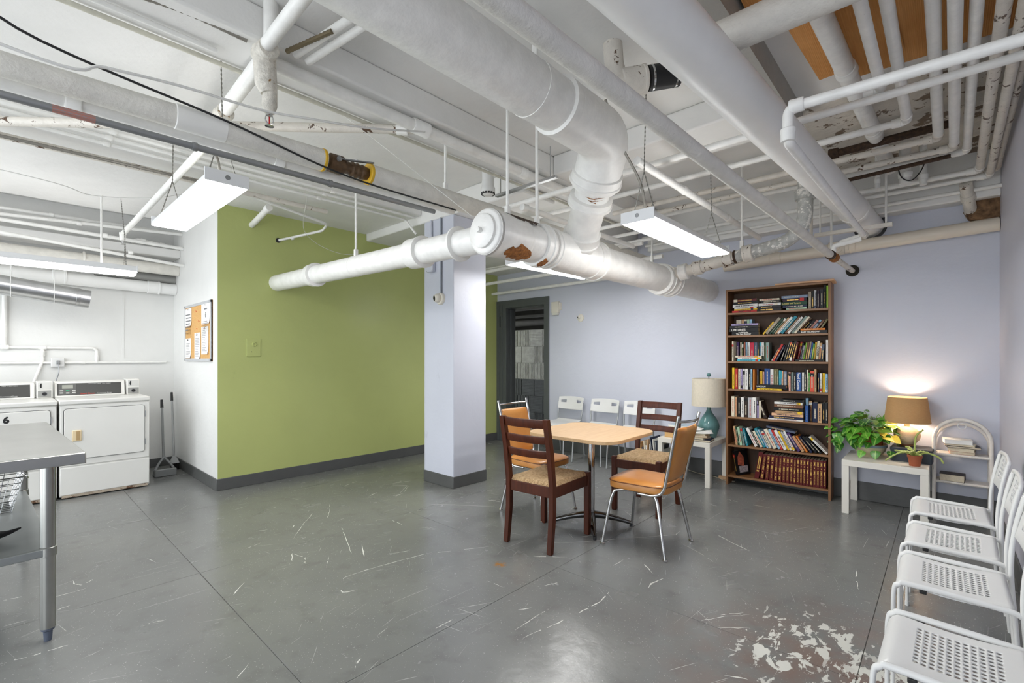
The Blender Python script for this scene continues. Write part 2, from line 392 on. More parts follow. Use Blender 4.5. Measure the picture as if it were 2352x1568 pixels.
def ribbed(horizontal):
    w, hh, dp = .298, .298, .03; mb = MB(); nr = 11
    mb.box(0, .018, 0, w, 0, hh)
    for k in range(nr):
        a = (k + .15) / nr; b = (k + .75) / nr
        if horizontal: mb.box(-.012, .001, .004, w - .004, a * hh, b * hh)
        else: mb.box(-.012, .001, a * w, b * w, .004, hh - .004)
    return mb
BLK = mat('grey_clay_block', (158, 157, 150), .85, var=.15, scale=12, bump=.4, bscale=60)
BLKD = mat('dark_painted_block', (74, 76, 76), .8, var=.12, scale=12, bump=.4, bscale=60)
protos = {}
for row in range(6):
    for c_ in range(9):
        hz = (row * 3 + c_ * 5 + (row * c_) % 3) % 4 in (1, 3) if row not in (3, 5) else (row * 2 + c_) % 5 == 2
        key = (hz, row < 3)
        loc = Vector((XP, 4.6 + c_ * .305 + (row % 2) * .1, .0 + row * .302))
        if key not in protos:
            o = ribbed(hz).build('block', BLKD if row < 3 else BLK, passage, smooth=0); protos[key] = o
        else:
            o = protos[key].copy(); COL.objects.link(o)
        o.location = loc

# ------------------------------------------------------------------ LED strip fixtures
n = NT('lit_diffuser'); n.t.nodes.remove(n.b)
em = n.t.nodes.new('ShaderNodeEmission'); em.inputs[0].default_value = (1, .99, .972, 1); em.inputs[1].default_value = LAMP_POWER
n.t.links.new(em.outputs[0], n.t.nodes['Material Output'].inputs[0]); DIFF = n.m
n = NT('added_uplight'); n.t.nodes.remove(n.b)  # weak upward emission, added to lift the ceiling brightness
em = n.t.nodes.new('ShaderNodeEmission'); em.inputs[0].default_value = (1, .99, .972, 1); em.inputs[1].default_value = LAMP_POWER * .2
n.t.links.new(em.outputs[0], n.t.nodes['Material Output'].inputs[0]); UPFILL = n.m
n = NT('lit_wraparound'); n.t.nodes.remove(n.b)
em = n.t.nodes.new('ShaderNodeEmission'); em.inputs[0].default_value = (1, .99, .972, 1); em.inputs[1].default_value = LAMP_POWER * .35
n.t.links.new(em.outputs[0], n.t.nodes['Material Output'].inputs[0]); WRAPL = n.m
FIXW = mat('fixture_enamel', (226, 227, 228), .35, var=.01)
CHAIN = mat('chain_steel', (130, 128, 122), .4, .8)
def beads(a, b, r, step=.012):
    a = Vector(a); b = Vector(b); k = max(4, int((b - a).length / step)); pts = []; rr = []
    for i in range(k + 1):
        pts.append(a.lerp(b, i / k)); rr.append(r if i % 2 else r * .45)
    return MB().tube(pts, rr, 5)
def spiral(pts, r, step=.008):
    P = [Vector(q) for q in pts]; out = []; rr = []
    for i in range(len(P) - 1):
        k = max(2, int((P[i + 1] - P[i]).length / step))
        for j in range(k): out.append(P[i].lerp(P[i + 1], j / k)); rr.append(r * (1.0 if len(rr) % 2 else .82))
    out.append(P[-1]); rr.append(r)
    return MB().tube(out, rr, 8)
def smooth_pts(pts, n=8):
    P = [Vector(q) for q in pts]; P = [P[0] * 2 - P[1]] + P + [P[-1] * 2 - P[-2]]; out = []
    for i in range(1, len(P) - 2):
        for k in range(n):
            t = k / n; a, b, c, d = P[i - 1], P[i], P[i + 1], P[i + 2]
            out.append(.5 * ((2 * b) + (c - a) * t + (2 * a - 5 * b + 4 * c - d) * t * t + (3 * b - a - 3 * c + d) * t ** 3))
    out.append(P[-2]); return out
def fixture(label, x, y, z, rz, length=1.22, w=.2, ceil=2.945, whip=None, wrap=False):
    t = thing('led_light', label, 'ceiling light', (x, y, z), rz, 'hanging LED lights')
    hl = length / 2
    sec = [(-w / 2, 0), (w / 2, 0), (w / 2, .022), (w * .36, .058), (-w * .36, .058), (-w / 2, .022)]
    Mx = Matrix(((0, 0, 1, 0), (1, 0, 0, 0), (0, 1, 0, 0), (0, 0, 0, 1)))
    hsec = [(-w / 2, .006), (w / 2, .006), (w / 2, .024), (w * .36, .058), (-w * .36, .058), (-w / 2, .024)]
    L(MB().prism(hsec, -hl, hl, Mx), 'housing', FIXW, t, bevel=.002)
    if wrap: L(MB().prism([(-w / 2 + .02, -.03), (w / 2 - .02, -.03), (w / 2, -.012), (w / 2, .0055), (-w / 2, .0055), (-w / 2, -.012)], -hl + .006, hl - .006, Mx), 'diffuser', WRAPL, t, bevel=.004)
    else: L(MB().box(-hl + .006, hl - .006, -w / 2 + .004, w / 2 - .004, -.006, .0055), 'diffuser', DIFF, t, bevel=.003)
    L(MB().box(-hl + .05, hl - .05, -w * .2, w * .2, .0575, .061), 'added_uplight_strip', UPFILL, t)  # glowing strip added on top of the housing, unseen from below
    for s in (-1, 1):
        e = L(MB().prism([(-w / 2 - .002, -.004), (w / 2 + .002, -.004), (w / 2 + .002, .06), (-w / 2 - .002, .06)], s * hl - .004, s * hl + .004, Mx), 'end_plate', FIXW, t, bevel=.001)
        L(MB().lathe([(.012, 0), (.012, .002), (.009, .002), (.009, .001), (.0, .001)], 16, Matrix.Translation((s * (hl + .0035), 0, .03)) @ Matrix.Rotation(R(90) * s, 4, 'Y')), 'knockout', GREYM, e)
    for s in (-1, 1):
        xx = s * (hl - .08); top = (xx - s * .03, 0, ceil - z)
        mid = (xx, 0, .30) if ceil - z > .4 else top
        for q in (-1, 1): L(beads((xx, q * w * .33, .058), mid, .0042), 'chain', CHAIN, t)
        if mid is not top: L(beads(mid, top, .0042), 'chain', CHAIN, t)
    if whip: L(spiral(smooth_pts(whip), .0085), 'power_whip', FLEX, t)
    return t
fixture('lit LED strip light hung by chains between the steel table and the green wall', .79, 3.32, 2.2, R(90), whip=[(-.5, 0, .058), (-.49, .02, .18), (-.36, .05, .34), (0, .06, .42), (.5, .05, .6)])
fixture('lit LED strip light hung beside the big elbow pipe, over the dining table', 3.03, 1.27, 2.075, 0, whip=[(-.5, 0, .058), (-.52, .03, .25), (-.62, .12, .5), (-.7, .15, .7)])
fixture('lit LED strip light mostly hidden behind the round sewer main in front of the doorway', 3.95, 3.03, 2.215, R(-3), ceil=2.59)
t = fixture('long lit strip light above the dryers at the left edge', -.33, 5.78, 2.125, 0, 2.44, .17, ceil=2.82, wrap=True)
L(MB().tube([(.97, .02, .06), (.97, .02, .705)], .008, 8), 'conduit_drop', PIPEW, t)

# out-of-view lamp added to brighten the service passage
t = thing('passage_fill_lamp', 'added unseen fill lamp on the ceiling of the service passage', 'ceiling light', (6.1, 4.1, 2.94))
MB().lathe([(.09, 2.94), (.09, 2.92), (.0, 2.92)], 20, Matrix.Translation((6.1, 4.1, 0))).build('base', FIXW, t)
MB().lathe([(.08, 2.92), (.078, 2.89), (.05, 2.865), (.0, 2.858)], 20, Matrix.Translation((6.1, 4.1, 0))).build('glass', WRAPL, t)

# ------------------------------------------------------------------ pipes
def run(pts, r, bend=0, seg=16, nb=7): return MB().tube(fillet(pts, bend, nb) if bend else pts, r, seg)
def collar(p, d, r, ln, seg=22, lip=True):
    pr = [(r * .93, -ln / 2), (r, -ln / 2 + .004), (r, ln / 2 - .02), (r * 1.05, ln / 2 - .016), (r * 1.05, ln / 2 - .003), (r * .95, ln / 2)] if lip else [(r * .95, -ln / 2), (r, -ln / 2 + .003), (r, ln / 2 - .003), (r * .95, ln / 2)]
    return MB().lathe(pr, seg, axis_matrix(p, d))
def pipe(name, label, pts, r, m=PIPEW, bend=0, hubs=(), cat='pipe', group=None, seg=16, part='pipe_run', nb=7):
    if not hubs: return tag(run(pts, r, bend, seg, nb).build(name, m), label, cat, group)
    t = thing(name, label, cat, pts[0], 0, group)
    run(pts, r, bend, seg, nb).build(part, m, t)
    for h in hubs:
        p_, d_, rr, ln = h[:4]; mm = h[4] if len(h) > 4 else m; nm = h[5] if len(h) > 5 else 'coupling'
        collar(p_, d_, rr, ln, 28, nm not in ('seam', 'wrap', 'yellow_band', 'hanger_band')).build(nm, mm, t)
    return t
def rust_patch(t, name, center, axis_p, r, a0, a1, x0, x1, m, seed):
    """ragged flake of rust lying on a pipe along X: angle a (deg, from +Y towards +Z) and x range"""
    rnd = random.Random(seed); mb = MB(); na, nx = 9, 12; vs = []; fs = []
    for i in range(nx + 1):
        u = i / nx; w = math.sin(math.pi * min(1, max(0, u * .96 + .02))) ** .5
        lo = .5 - .5 * w * rnd.uniform(.55, 1); hi = .5 + .5 * w * rnd.uniform(.55, 1)
        for j in range(na + 1):
            a = R(a0 + (a1 - a0) * (lo + (hi - lo) * j / na)); q = r + .0012
            vs.append((x0 + (x1 - x0) * u, axis_p[0] + q * math.cos(a), axis_p[1] + q * math.sin(a)))
    for i in range(nx):
        for j in range(na): fs.append((i * (na + 1) + j, (i + 1) * (na + 1) + j, (i + 1) * (na + 1) + j + 1, i * (na + 1) + j + 1))
    mb.add(vs, fs).build(name, m, t)

# sewer main along X with a capped clean-out, a rolled wye, and its high inlet pipe
YM, ZM = 1.95, 2.035
t = thing('sewer_main', 'thick white sewer main with capped end, running past the column to the blue wall', 'pipe', (1.86, YM, ZM))
MB().tube([(1.95, YM, ZM), (XB - .002, YM, ZM + .01)], .12, 32).build('pipe_run', PIPEW, t)
MB().lathe([(.118, .02), (.134, .03), (.134, .3), (.128, .31), (.12, .33)], 32, axis_matrix((1.87, YM, ZM), (1, 0, 0))).build('hub', PIPEW, t)
cap = MB().lathe([(0, -.012), (.09, -.012), (.098, -.006), (.1, .012), (.122, .014), (.13, .022), (.134, .035), (.134, .05)], 32, axis_matrix((1.87, YM, ZM), (1, 0, 0))).build('cleanout_plug', PIPEW, t)
MB().prism([(.017 * math.cos(R(a)), .017 * math.sin(R(a))) for a in range(20, 380, 90)], -.04, -.01, axis_matrix((1.87, YM, ZM), (1, 0, 0))).build('plug_nut', PIPEW, cap)
for (x, r_, ln) in ((2.36, .137, .07), (2.47, .132, .05), (3.0, .142, .1), (4.17, .142, .08), (4.35, .14, .07)):
    collar((x, YM, ZM), (1, 0, 0), r_, ln, 32).build('hub', PIPEW, t)
MB().tube([(2.47, YM, ZM), (2.62, YM, ZM), (2.98, YM, ZM)], [.124, .136, .136], 32).build('wye_body', PIPEW, t)
rust_patch(t, 'rust_patch', None, (YM, ZM), .1345, 205, 265, 1.98, 2.2, RUST, 3)
rust_patch(t, 'rust_patch', None, (YM, ZM), .1345, 80, 150, 2.02, 2.3, DRUST, 5)
rust_patch(t, 'rust_patch', None, (YM, ZM), .138, 222, 270, 2.31, 2.4, RUST, 8)
YU, ZU, XE = 1.455, 2.59, 2.40
E0 = Vector((XE, YU, ZU)); W0 = Vector((2.80, YM, ZM)); dW = (W0 - E0).normalized()
t = thing('overhead_sewer_pipe', 'widest white overhead pipe running to a big elbow that drops into the sewer main', 'pipe', (XF + .1, YU, ZU))
MB().tube([(XF + .02, YU, ZU), (1.98, YU, ZU)], .13, 36).build('pipe_run', PIPEW, t)
elb = fillet([(1.96, YU, ZU), E0, E0 + dW * .3], .21, 12)
MB().tube(elb, .145, 36).build('elbow', PIPEW, t)
MB().tube([E0 + dW * .2, W0], .112, 32).build('drop_leg', PIPEW, t)
MB().lathe([(.13, 0), (.147, .006), (.147, .05), (.145, .06)], 36, axis_matrix((1.9, YU, ZU), (1, 0, 0))).build('hub', PIPEW, t)
collar((1.72, YU, ZU), (1, 0, 0), .1325, .035, 36, False).build('strap', PIPEW, t)
collar(E0 + dW * .24, dW, .158, .07, 36).build('hub', PIPEW, t)
collar(E0 + dW * .4, dW, .14, .06, 32).build('hub', PIPEW, t)
collar(E0 + dW * .68, dW, .13, .08, 32).build('hub', PIPEW, t)
MB().bar((1.72, YU - .02, ZU + .12), (1.72, YU - .02, ZC), .03, .006, (1, 0, 0)).build('hanger_strap', PIPEW, t)
def rust_on(t, p, d, r, toward, s0, s1, half, m, seed):
    d = Vector(d).normalized(); y = (Vector(toward) - Vector(p)); y = (y - d * y.dot(d)).normalized(); z = d.cross(y); rnd = random.Random(seed); vs = []; fs = []; nx, na = 14, 6
    for i in range(nx + 1):
        u = i / nx; c_ = rnd.uniform(-.5, .5) * half; w = half * rnd.uniform(.08, .5) * math.sin(math.pi * (u * .94 + .03))
        for j in range(na + 1):
            a = c_ - w + 2 * w * j / na; vs.append(tuple(Vector(p) + d * (s0 + (s1 - s0) * u) + (y * math.cos(a) + z * math.sin(a)) * (r + .001)))
    for i in range(nx):
        for j in range(na): fs.append((i * (na + 1) + j, (i + 1) * (na + 1) + j, (i + 1) * (na + 1) + j + 1, i * (na + 1) + j + 1))
    MB().add(vs, fs).build('rust_patch', m, t)
rust_on(t, E0, dW, .112, (1.2, 0, 1.8), .285, .36, .9, RUST, 4)
# branch line from the green wall into the clean-out tee
A = Vector((2.0, YG - .004, 2.10)); B = Vector((2.0, YM + .02, 2.03)); dv = (B - A).normalized()
def bp(s): return A.lerp(B, s)
pipe('sewer_branch', 'white sewer branch pipe coming out of the green wall towards the capped main', [A, B], .084, PIPEW,
     hubs=[(bp(.27), dv, .104, .1, PIPEW, 'hub'), (bp(.765), dv, .106, .14, PIPEW, 'hub'), (bp(.50), dv, .0865, .022, PIPEW, 'hanger_band'), (bp(.9), dv, .112, .02, PIPEW, 'hanger_band')], seg=28)
# smooth jacketed pipe on the right
def duct_at(x): return Vector((x, .704 - .0513 * (x - 1.36), 2.445 + .013 * (x - 1.36)))
dd = (duct_at(5.36) - duct_at(0)).normalized()
pipe('jacketed_pipe', 'wide smooth white jacketed pipe running diagonally overhead to a hole in the blue wall', [duct_at(-1.8), duct_at(5.4)], .1, DUCTW,
     hubs=[(duct_at(2.0), dd, .1003, .008, DUCTW, 'seam'), (duct_at(3.1), dd, .1003, .008, DUCTW, 'seam'), (duct_at(4.3), dd, .1003, .008, DUCTW, 'seam'), (duct_at(4.62), dd, .106, .05, PIPEW, 'seam')], seg=36)
MB().lathe([(.02, 0), (.125, 0), (.125, .012), (.02, .012)], 28, axis_matrix(duct_at(5.36) - Vector((.006, 0, 0)), (1, 0, 0))).build('tmp', DARK)
o = bpy.data.objects['tmp']; o.name = 'trim_2'; o['kind'] = 'structure'
# sloping insulated line that crosses in front of everything and enters the blue wall
C0, C1, C2 = Vector((-.6, .63, 1.965)), Vector((4.2, .63, 2.075)), Vector((5.36, .63, 2.111))
t = pipe('insulated_line', 'slim white insulated pipe crossing low under the jacketed pipe to a hole above the bookshelf', [C0, C1], .027, PIPEI,
     hubs=[(C1, (1, 0, .02), .033, .05, DRUST, 'coupling'), (C1 + Vector((.14, 0, .004)), (1, 0, .02), .034, .08, RUST, 'tee')], seg=20)
MB().tube([C1, C2], .021, 16).build('bare_end', PIPEC, t)
MB().tube(fillet([C1 + Vector((.14, 0, 0)), C1 + Vector((.14, .0, .09)), C1 + Vector((.16, -.17, .12))], .03), .018, 12).build('branch', PIPEW, t)
tag(MB().lathe([(.02, 0), (.052, 0), (.052, .012), (.044, .014), (.02, .008)], 20, axis_matrix((5.357, .63, 2.111), (-1, 0, 0))).build('pipe_hole_rim', mat('dark_hole', (46, 42, 34), .9, var=.4, scale=60)), 'dark ragged hole rim where the slim pipe enters the blue wall', 'wall hole')
pipe('thin_gas_pipe', 'thin white pipe running overhead behind the hanging light towards the grey iron pipe', [(2.53, 1.33, 2.464), (5.0, 1.33, 2.47)], .024, PIPEW,
     hubs=[((3.2, 1.33, 2.466), (1, 0, 0), .028, .05), ((4.1, 1.33, 2.468), (1, 0, 0), .028, .05)])
pipe('short_capped_pipe', 'short thin white pipe with open end behind the sewer main', [(2.62, 2.3, 2.42), (4.3, 2.3, 2.42)], .022, PIPEW, hubs=[((2.64, 2.3, 2.42), (1, 0, 0), .027, .06)])
# feed line A with its drop and slim return beside the jacketed pipe
pipe('feed_line', 'nearest white cross pipe that elbows down beside the wide jacketed pipe', [(2.08, YR + .01, 2.262), (2.08, .45, 2.28), (2.08, .45, 2.15), (4.43, .45, 2.235), (4.43, .6, 2.20)], .0195, PIPEW, .035,
     hubs=[((2.08, .42, 2.28), (0, 1, 0), .026, .05), ((2.08, .45, 2.175), (0, 0, 1), .026, .05), ((4.40, .45, 2.232), (1, 0, 0), .027, .06, PIPEC)])
# cross pipes along Y at increasing distance, with the overhead feeders along X that elbow into them
def cross(label, x, z, y1, r=.021, feeder=None, m=PIPEW, y0=None, x0=-1.6, fm=PIPEW):
    pts = [(x, y1, z), (x, feeder if feeder is not None else YR, z)]; hubs = []
    if feeder is not None:
        pts = [(x, y1, z), (x, feeder, z), (x0, feeder + (.02 if feeder > 0 else .05), z + .02)]
        hubs = [((x, feeder + .05, z), (0, -1, 0), r + .006, .045, m), ((x - .06, feeder, z), (-1, 0, 0), r + .006, .045, m)]
    t = thing('water_pipe', label, 'pipe', pts[0], 0, 'overhead cross pipes by the right wall')
    if feeder is None: run(pts, r).build('pipe_run', m, t)
    else:
        run([pts[0], (x, feeder + .05, z)], r).build('pipe_run', m, t)
        run([(x, feeder + .05, z), (x, feeder, z), (x - .06, feeder, z)], r + .004, .04).build('elbow', m, t)
        run([(x - .06, feeder, z), pts[2]], r + .004).build('feeder', fm, t)
    for h_ in hubs: collar(*h_[:4]).build('coupling', h_[4], t)
    return t
cross('second white cross pipe, passing behind the jacketed pipe', 2.98, 2.61, 3.0, .021)
cross('short white feeder pipe, second from the cardboard, joining the second cross pipe', 3.0, 2.66, .30, .02, .235)
cross('white cross pipe with elbow third nearest the cardboard', 3.66, 2.72, 4.2, .021, .165)
cross('chipped cross pipe fed by the feeder left of centre of the row', 4.08, 2.72, 2.4, .022, .03, PIPEC)
cross('rust-streaked cross pipe fed by the middle feeder of the row', 4.28, 2.70, 2.2, .021, -.045, PIPEC)
cross('white cross pipe fed by the feeder right of the middle', 4.47, 2.72, 2.4, .019, -.11)
cross('white cross pipe with brass valve near the blue wall', 4.92, 2.70, .55, .021, -.19, PIPEW, fm=PIPEC)
cross('lowest white cross pipe close under the rear beam', 5.08, 2.69, 2.6, .019, -.25, PIPEW, fm=PIPEC)
cross('thin white cross pipe tight under the rear beam', 5.16, 2.62, 2.6, .016)
cross('peach tinted feeder squeezed against the right wall', 5.12, 2.74, -.2, .016, -.292, PIPEC, fm=PIPEC)
for i, (x, z) in enumerate(((4.08, 2.6), (4.6, 2.64), (4.8, 2.6))):
    pipe('water_pipe', ['thin white cross pipe behind the far light near the doorway beam', 'middle thin white cross pipe above the far doorway light', 'rearmost thin white cross pipe above the doorway'][i], [(x, 2.0, z), (x, YG - .05, z)], .018, PIPEW, group='overhead cross pipes by the doorway')
for i, (x, z) in enumerate(((4.3, 2.42), (4.75, 2.36), (5.25, 2.3))):
    pipe('conduit_pipe', ['uppermost slim white pipe running past the column to the green wall', 'middle slim white pipe running past the column to the green wall', 'lowest slim white pipe above the doorway, ending at the green wall'][i], [(x, 2.2, z + .02), (x, YG - .004, z)], .022, PIPEW, group='slim pipes over the doorway')
pipe('thick_riser_feed', 'thick white insulated pipe beside the cardboard, tallest of the feeders', [(-1.5, .53, 2.84), (2.44, .41, 2.84), (4.9, .325, 2.84)], .045, PIPEW,
     hubs=[((3.05, .388, 2.84), (1, -.035, 0), .05, .06), ((4.0, .355, 2.84), (1, -.035, 0), .05, .06)], seg=22)
pipe('crossing_pipe', 'broad off-white pipe crossing the ceiling at the top edge, left of the cardboard', [(2.03, .78, 2.632), (2.02, -.3, 2.625)], .068, PIPEI, hubs=[((2.029, .1, 2.632), (0, 1, 0), .070, .05)], seg=28)
# rusty short sections above the cross pipes
pipe('rusted_pipe', 'dark rusted pipe stub between the cross pipes', [(4.14, .62, 2.80), (4.16, -.02, 2.82)], .026, DRUST, hubs=[((4.14, .6, 2.8), (0, 1, 0), .038, .06, DRUST)])
pipe('rusted_pipe', 'long dark rusted angle pipe beyond the chipped cross pipe', [(4.38, .55, 2.66), (4.38, -.03, 2.68)], .014, DRUST)
for i, (x, y, z0, z1, r_) in enumerate(((4.62, .22, 2.62, 2.93, .035), (4.75, .12, 2.62, 2.93, .024), (4.55, .38, 2.6, 2.93, .016))):
    pipe('riser_pipe', ['white riser pipe tied with black wire above the cross pipes', 'slim white riser with ribbed coupling beside the wired riser', 'thinnest riser above the cross pipes'][i], [(x, y, z0), (x, y, z1)], r_, PIPEW, hubs=[((x, y, z0 + .06), (0, 0, 1), r_ * 1.2, .04)])
tag(MB().tube(smooth_pts([(4.55, .27, 2.8), (4.56, .24, 2.66), (4.6, .18, 2.63), (4.64, .12, 2.72), (4.66, .1, 2.85)]), .004, 6).build('black_wire', BLACK), 'thin black wire looped around a white riser', 'wire')
# PVC line along the blue wall with a clean-out cover
t = pipe('drain_pipe', 'cream plastic drain pipe running along the blue wall to the right corner', [(5.285, 1.75, 2.285), (5.285, YR + .005, 2.352)], .054, mat('cream_pvc', (226, 216, 200), .35, var=.03), seg=24,
     hubs=[((5.285, .74, 2.322), (0, 1, 0), .062, .13), ((5.285, 1.25, 2.305), (0, 1, 0), .06, .1), ((5.285, .62, 2.327), (0, 1, 0), .06, .05)])
MB().lathe([(.0, .012), (.03, .012), (.032, .006), (.05, .006), (.055, 0), (.055, -.02)], 22, axis_matrix((5.228, .74, 2.322), (-1, 0, 0))).build('cleanout_cover', CACHE['cream_pvc'], t)
# cast iron inlet curving down from above into the sewer main
ci = [(4.2, .79, 2.75), (4.2, .79, 2.42), (4.2, 1.02, 2.20), (4.2, 1.3, 2.155), (4.22, 1.83, 2.075)]
t = thing('cast_iron_drain', 'chipped grey and white iron drain pipe curving down into the sewer main', 'pipe', ci[0])
MB().tube(fillet([ci[0], (4.2, .79, 2.235), ci[3], ], .26, 14), .052, 22).build('bend', CASTI, t)
run([ci[3], ci[4]], .05, 0, 22).build('pipe_run', PIPEC, t)
for q, d_, r_, m_ in ((Vector((4.2, .79, 2.56)), (0, 0, 1), .072, CASTI), (Vector((4.2, 1.2, 2.17)), (0, 1, -.1), .07, PIPEC), (Vector((4.2, 1.36, 2.145)), (0, 1, -.15), .062, PIPEC), (Vector((4.21, 1.62, 2.105)), (0, 1, -.15), .062, PIPEC), (Vector((4.215, 1.75, 2.087)), (0, 1, -.15), .072, PIPEW)):
    collar(q, d_, r_, .075, 22).build('hub', m_, t)
collar((4.2, 1.30, 2.155), (0, 1, -.12), .057, .02, 22, False).build('rust_ring', DRUST, t)
# stub with black rubber coupling high on the slab
a = Vector((2.185, 1.243, 2.735)); b = Vector((2.408, 1.0, 2.79)); d_ = (b - a).normalized()
t = thing('rubber_coupled_stub', 'short pipe stub with black rubber coupling and steel bands, beside the insulated pipe', 'pipe', a)
MB().tube([a - d_ * .02, a + d_ * .2], .052, 22).build('stub', PIPEC, t)
collar(a + d_ * .07, d_, .068, .13, 22).build('hub', PIPEC, t)
MB().tube([a - d_ * .01, a + Vector((-.01, .03, .1)), a + Vector((-.01, .04, .22))], .05, 20).build('stub', PIPEC, t)
k = MB().lathe([(.05, -.085), (.062, -.08), (.062, .08), (.05, .085)], 24, axis_matrix(a + d_ * .225, d_)).build('rubber_sleeve', BLACK, t)
for q in (.165, .285): collar(a + d_ * q, d_, .0635, .014, 24, False).build('band_clamp', CHROME, k)
MB().tube([a + d_ * .3, a + d_ * .62], .052, 22).build('stub', PIPEW, t)

# ------------------------------------------------------------------ left-hand lines
t = pipe('insulated_main', 'long grey-white insulated pipe with brown valve, crossing the left of the ceiling', [(-2.2, 2.5, 2.358), (0, 2.5, 2.365), (1.20, 2.5, 2.385)], [.043, .045, .058], PIPEI, seg=24,
         hubs=[((.62, 2.5, 2.376), (1, 0, .015), .0545, .2, PAPER, 'wrap'), ((1.19, 2.5, 2.385), (1, 0, 0), .0605, .018, mat('yellow_band', (214, 170, 40), .5), 'yellow_band'), ((1.47, 2.5, 2.388), (1, 0, 0), .0622, .02, CACHE.get('yellow_band'), 'yellow_band')])
run([(1.47, 2.5, 2.388), (5.0, 2.5, 2.40)], .06, 0, 24).build('pipe_run', PIPEI, t)
v = MB().lathe([(.03, -.14), (.034, -.1), (.05, -.09), (.052, -.02), (.036, 0), (.034, .03), (.042, .04), (.036, .06), (.042, .07), (.036, .09), (.042, .1), (.034, .14)], 20, axis_matrix((1.32, 2.5, 2.386), (1, 0, 0))).build('valve_body', mat('brown_bronze', (92, 70, 48), .5, .4, var=.3, scale=40), t)
MB().bar((1.26, 2.455, 2.40), (1.46, 2.43, 2.43), .02, .006).tube([(1.26, 2.48, 2.39), (1.26, 2.44, 2.40)], .014, 12).build('lever', GREYM, v)
pipe('lower_line', 'white pipe running just below the insulated pipe with the valve', [(-2.2, 2.6, 2.322), (2.2, 2.6, 2.362)], .029, PIPEW, hubs=[((.2, 2.6, 2.34), (1, 0, 0), .033, .05), ((1.0, 2.6, 2.348), (1, 0, 0), .033, .05)])
t = pipe('grey_conduit', 'bare grey steel conduit with a red stripe under the insulated pipe', [(-2.2, 2.43, 2.205), (1.9, 2.43, 2.25)], .0145, GREYM, hubs=[((.58, 2.43, 2.2355), (1, 0, 0), .018, .02), ((1.2, 2.43, 2.2423), (1, 0, 0), .018, .02)])
MB().tube([(.13, 2.43, 2.2306), (.25, 2.43, 2.2319)], .0150, 10).build('red_tape', mat('red_tape', (176, 122, 110), .5), t)
# sprinkler main under the long beam, cross fitting and branch with the pendant head
ZS = 2.745
pipe('sprinkler_main', 'white sprinkler main running under the long ceiling beam behind the sewer elbow', [(.86, 2.42, ZS), (3.5, 2.42, ZS)], .036, PIPEW,
     hubs=[((1.78, 2.42, ZS), (1, 0, 0), .045, .12), ((2.75, 2.42, ZS), (1, 0, 0), .041, .08), ((3.3, 2.42, ZS), (1, 0, 0), .041, .06)], seg=20)
t = thing('sprinkler_branch', 'white sprinkler branch pipe with lumpy cross fitting and red-bulb pendant head', 'sprinkler', (.86, 2.42, ZS))
run([(.80, -.3, 2.81), (.83, 2.33, 2.745)], .03, 0, 18).build('pipe_run', PIPEW, t)
run([(.86, 2.44, ZS), (.86, 3.05, 2.70)], .036, 0, 18).build('pipe_run', PIPEW, t)
run([(.86, 3.05, 2.62), (.86, 6.28, 2.585)], .024, 0, 18).build('pipe_run', PIPEW, t)
run([(.85, 2.3, 2.76), (.85, 2.3, 2.95)], .032, 0, 16).build('pipe_run', PIPEW, t)
LUMP = mat('lumpy_white_paint', (214, 209, 198), .5, var=.16, scale=30, bump=.9, bscale=45, chips=(150, 116, 70), chip_amt=.66, chip_scale=24)
collar((.84, 2.34, 2.735), (0, 1, 0), .047, .1).build('fitting', LUMP, t)
MB().tube([(.84, 2.36, 2.76), (.85, 2.36, 2.60), (.86, 2.36, 2.56)], [.05, .048, .034], 16).build('fitting', LUMP, t)
MB().tube([(.87, 2.36, 2.60), (.865, 2.36, 2.5), (.865, 2.36, 2.47)], [.03, .034, .024], 16).build('reducer', LUMP, t)
collar((.86, 3.02, 2.69), (0, 1, 0), .046, .08).build('fitting', LUMP, t)
run([(.86, 3.06, 2.72), (.86, 3.06, 2.6)], .04, 0, 16).build('fitting', LUMP, t)
hd = MB().tube([(.865, 2.36, 2.47), (.865, 2.36, 2.455)], .014, 10).tube(smooth_pts([(.851, 2.36, 2.455), (.848, 2.36, 2.43), (.865, 2.36, 2.41)]), .003, 6).tube(smooth_pts([(.879, 2.36, 2.455), (.882, 2.36, 2.43), (.865, 2.36, 2.41)]), .003, 6).lathe([(.004, 0), (.02, .001), (.02, .003), (.004, .004)], 12, Matrix.Translation((.865, 2.36, 2.404))).build('sprinkler_head', CHROME, t)
MB().tube([(.865, 2.36, 2.45), (.865, 2.36, 2.415)], .0035, 8).build('glass_bulb', mat('red_glass', (190, 30, 30), .1), hd)
MB().tube([(.86, 6.28, 2.6), (.86, 6.28, 2.52)], [.03, .024], 12).build('end_elbow', PIPEW, t)
h2 = MB().tube([(.86, 6.28, 2.52), (.86, 6.28, 2.49)], .01, 8).lathe([(.004, 0), (.02, .001), (.02, .003), (.004, .004)], 12, Matrix.Translation((.86, 6.28, 2.478))).build('sprinkler_head', CHROME, t)
pipe('diagonal_pipe', 'white pipe crossing the left ceiling diagonally into the sprinkler main', [(-1.2, 5.2, 2.665), (1.76, 2.44, 2.735)], .027, PIPEC, hubs=[((1.7, 2.496, 2.734), (1, -.93, .02), .036, .07, PIPEW)])
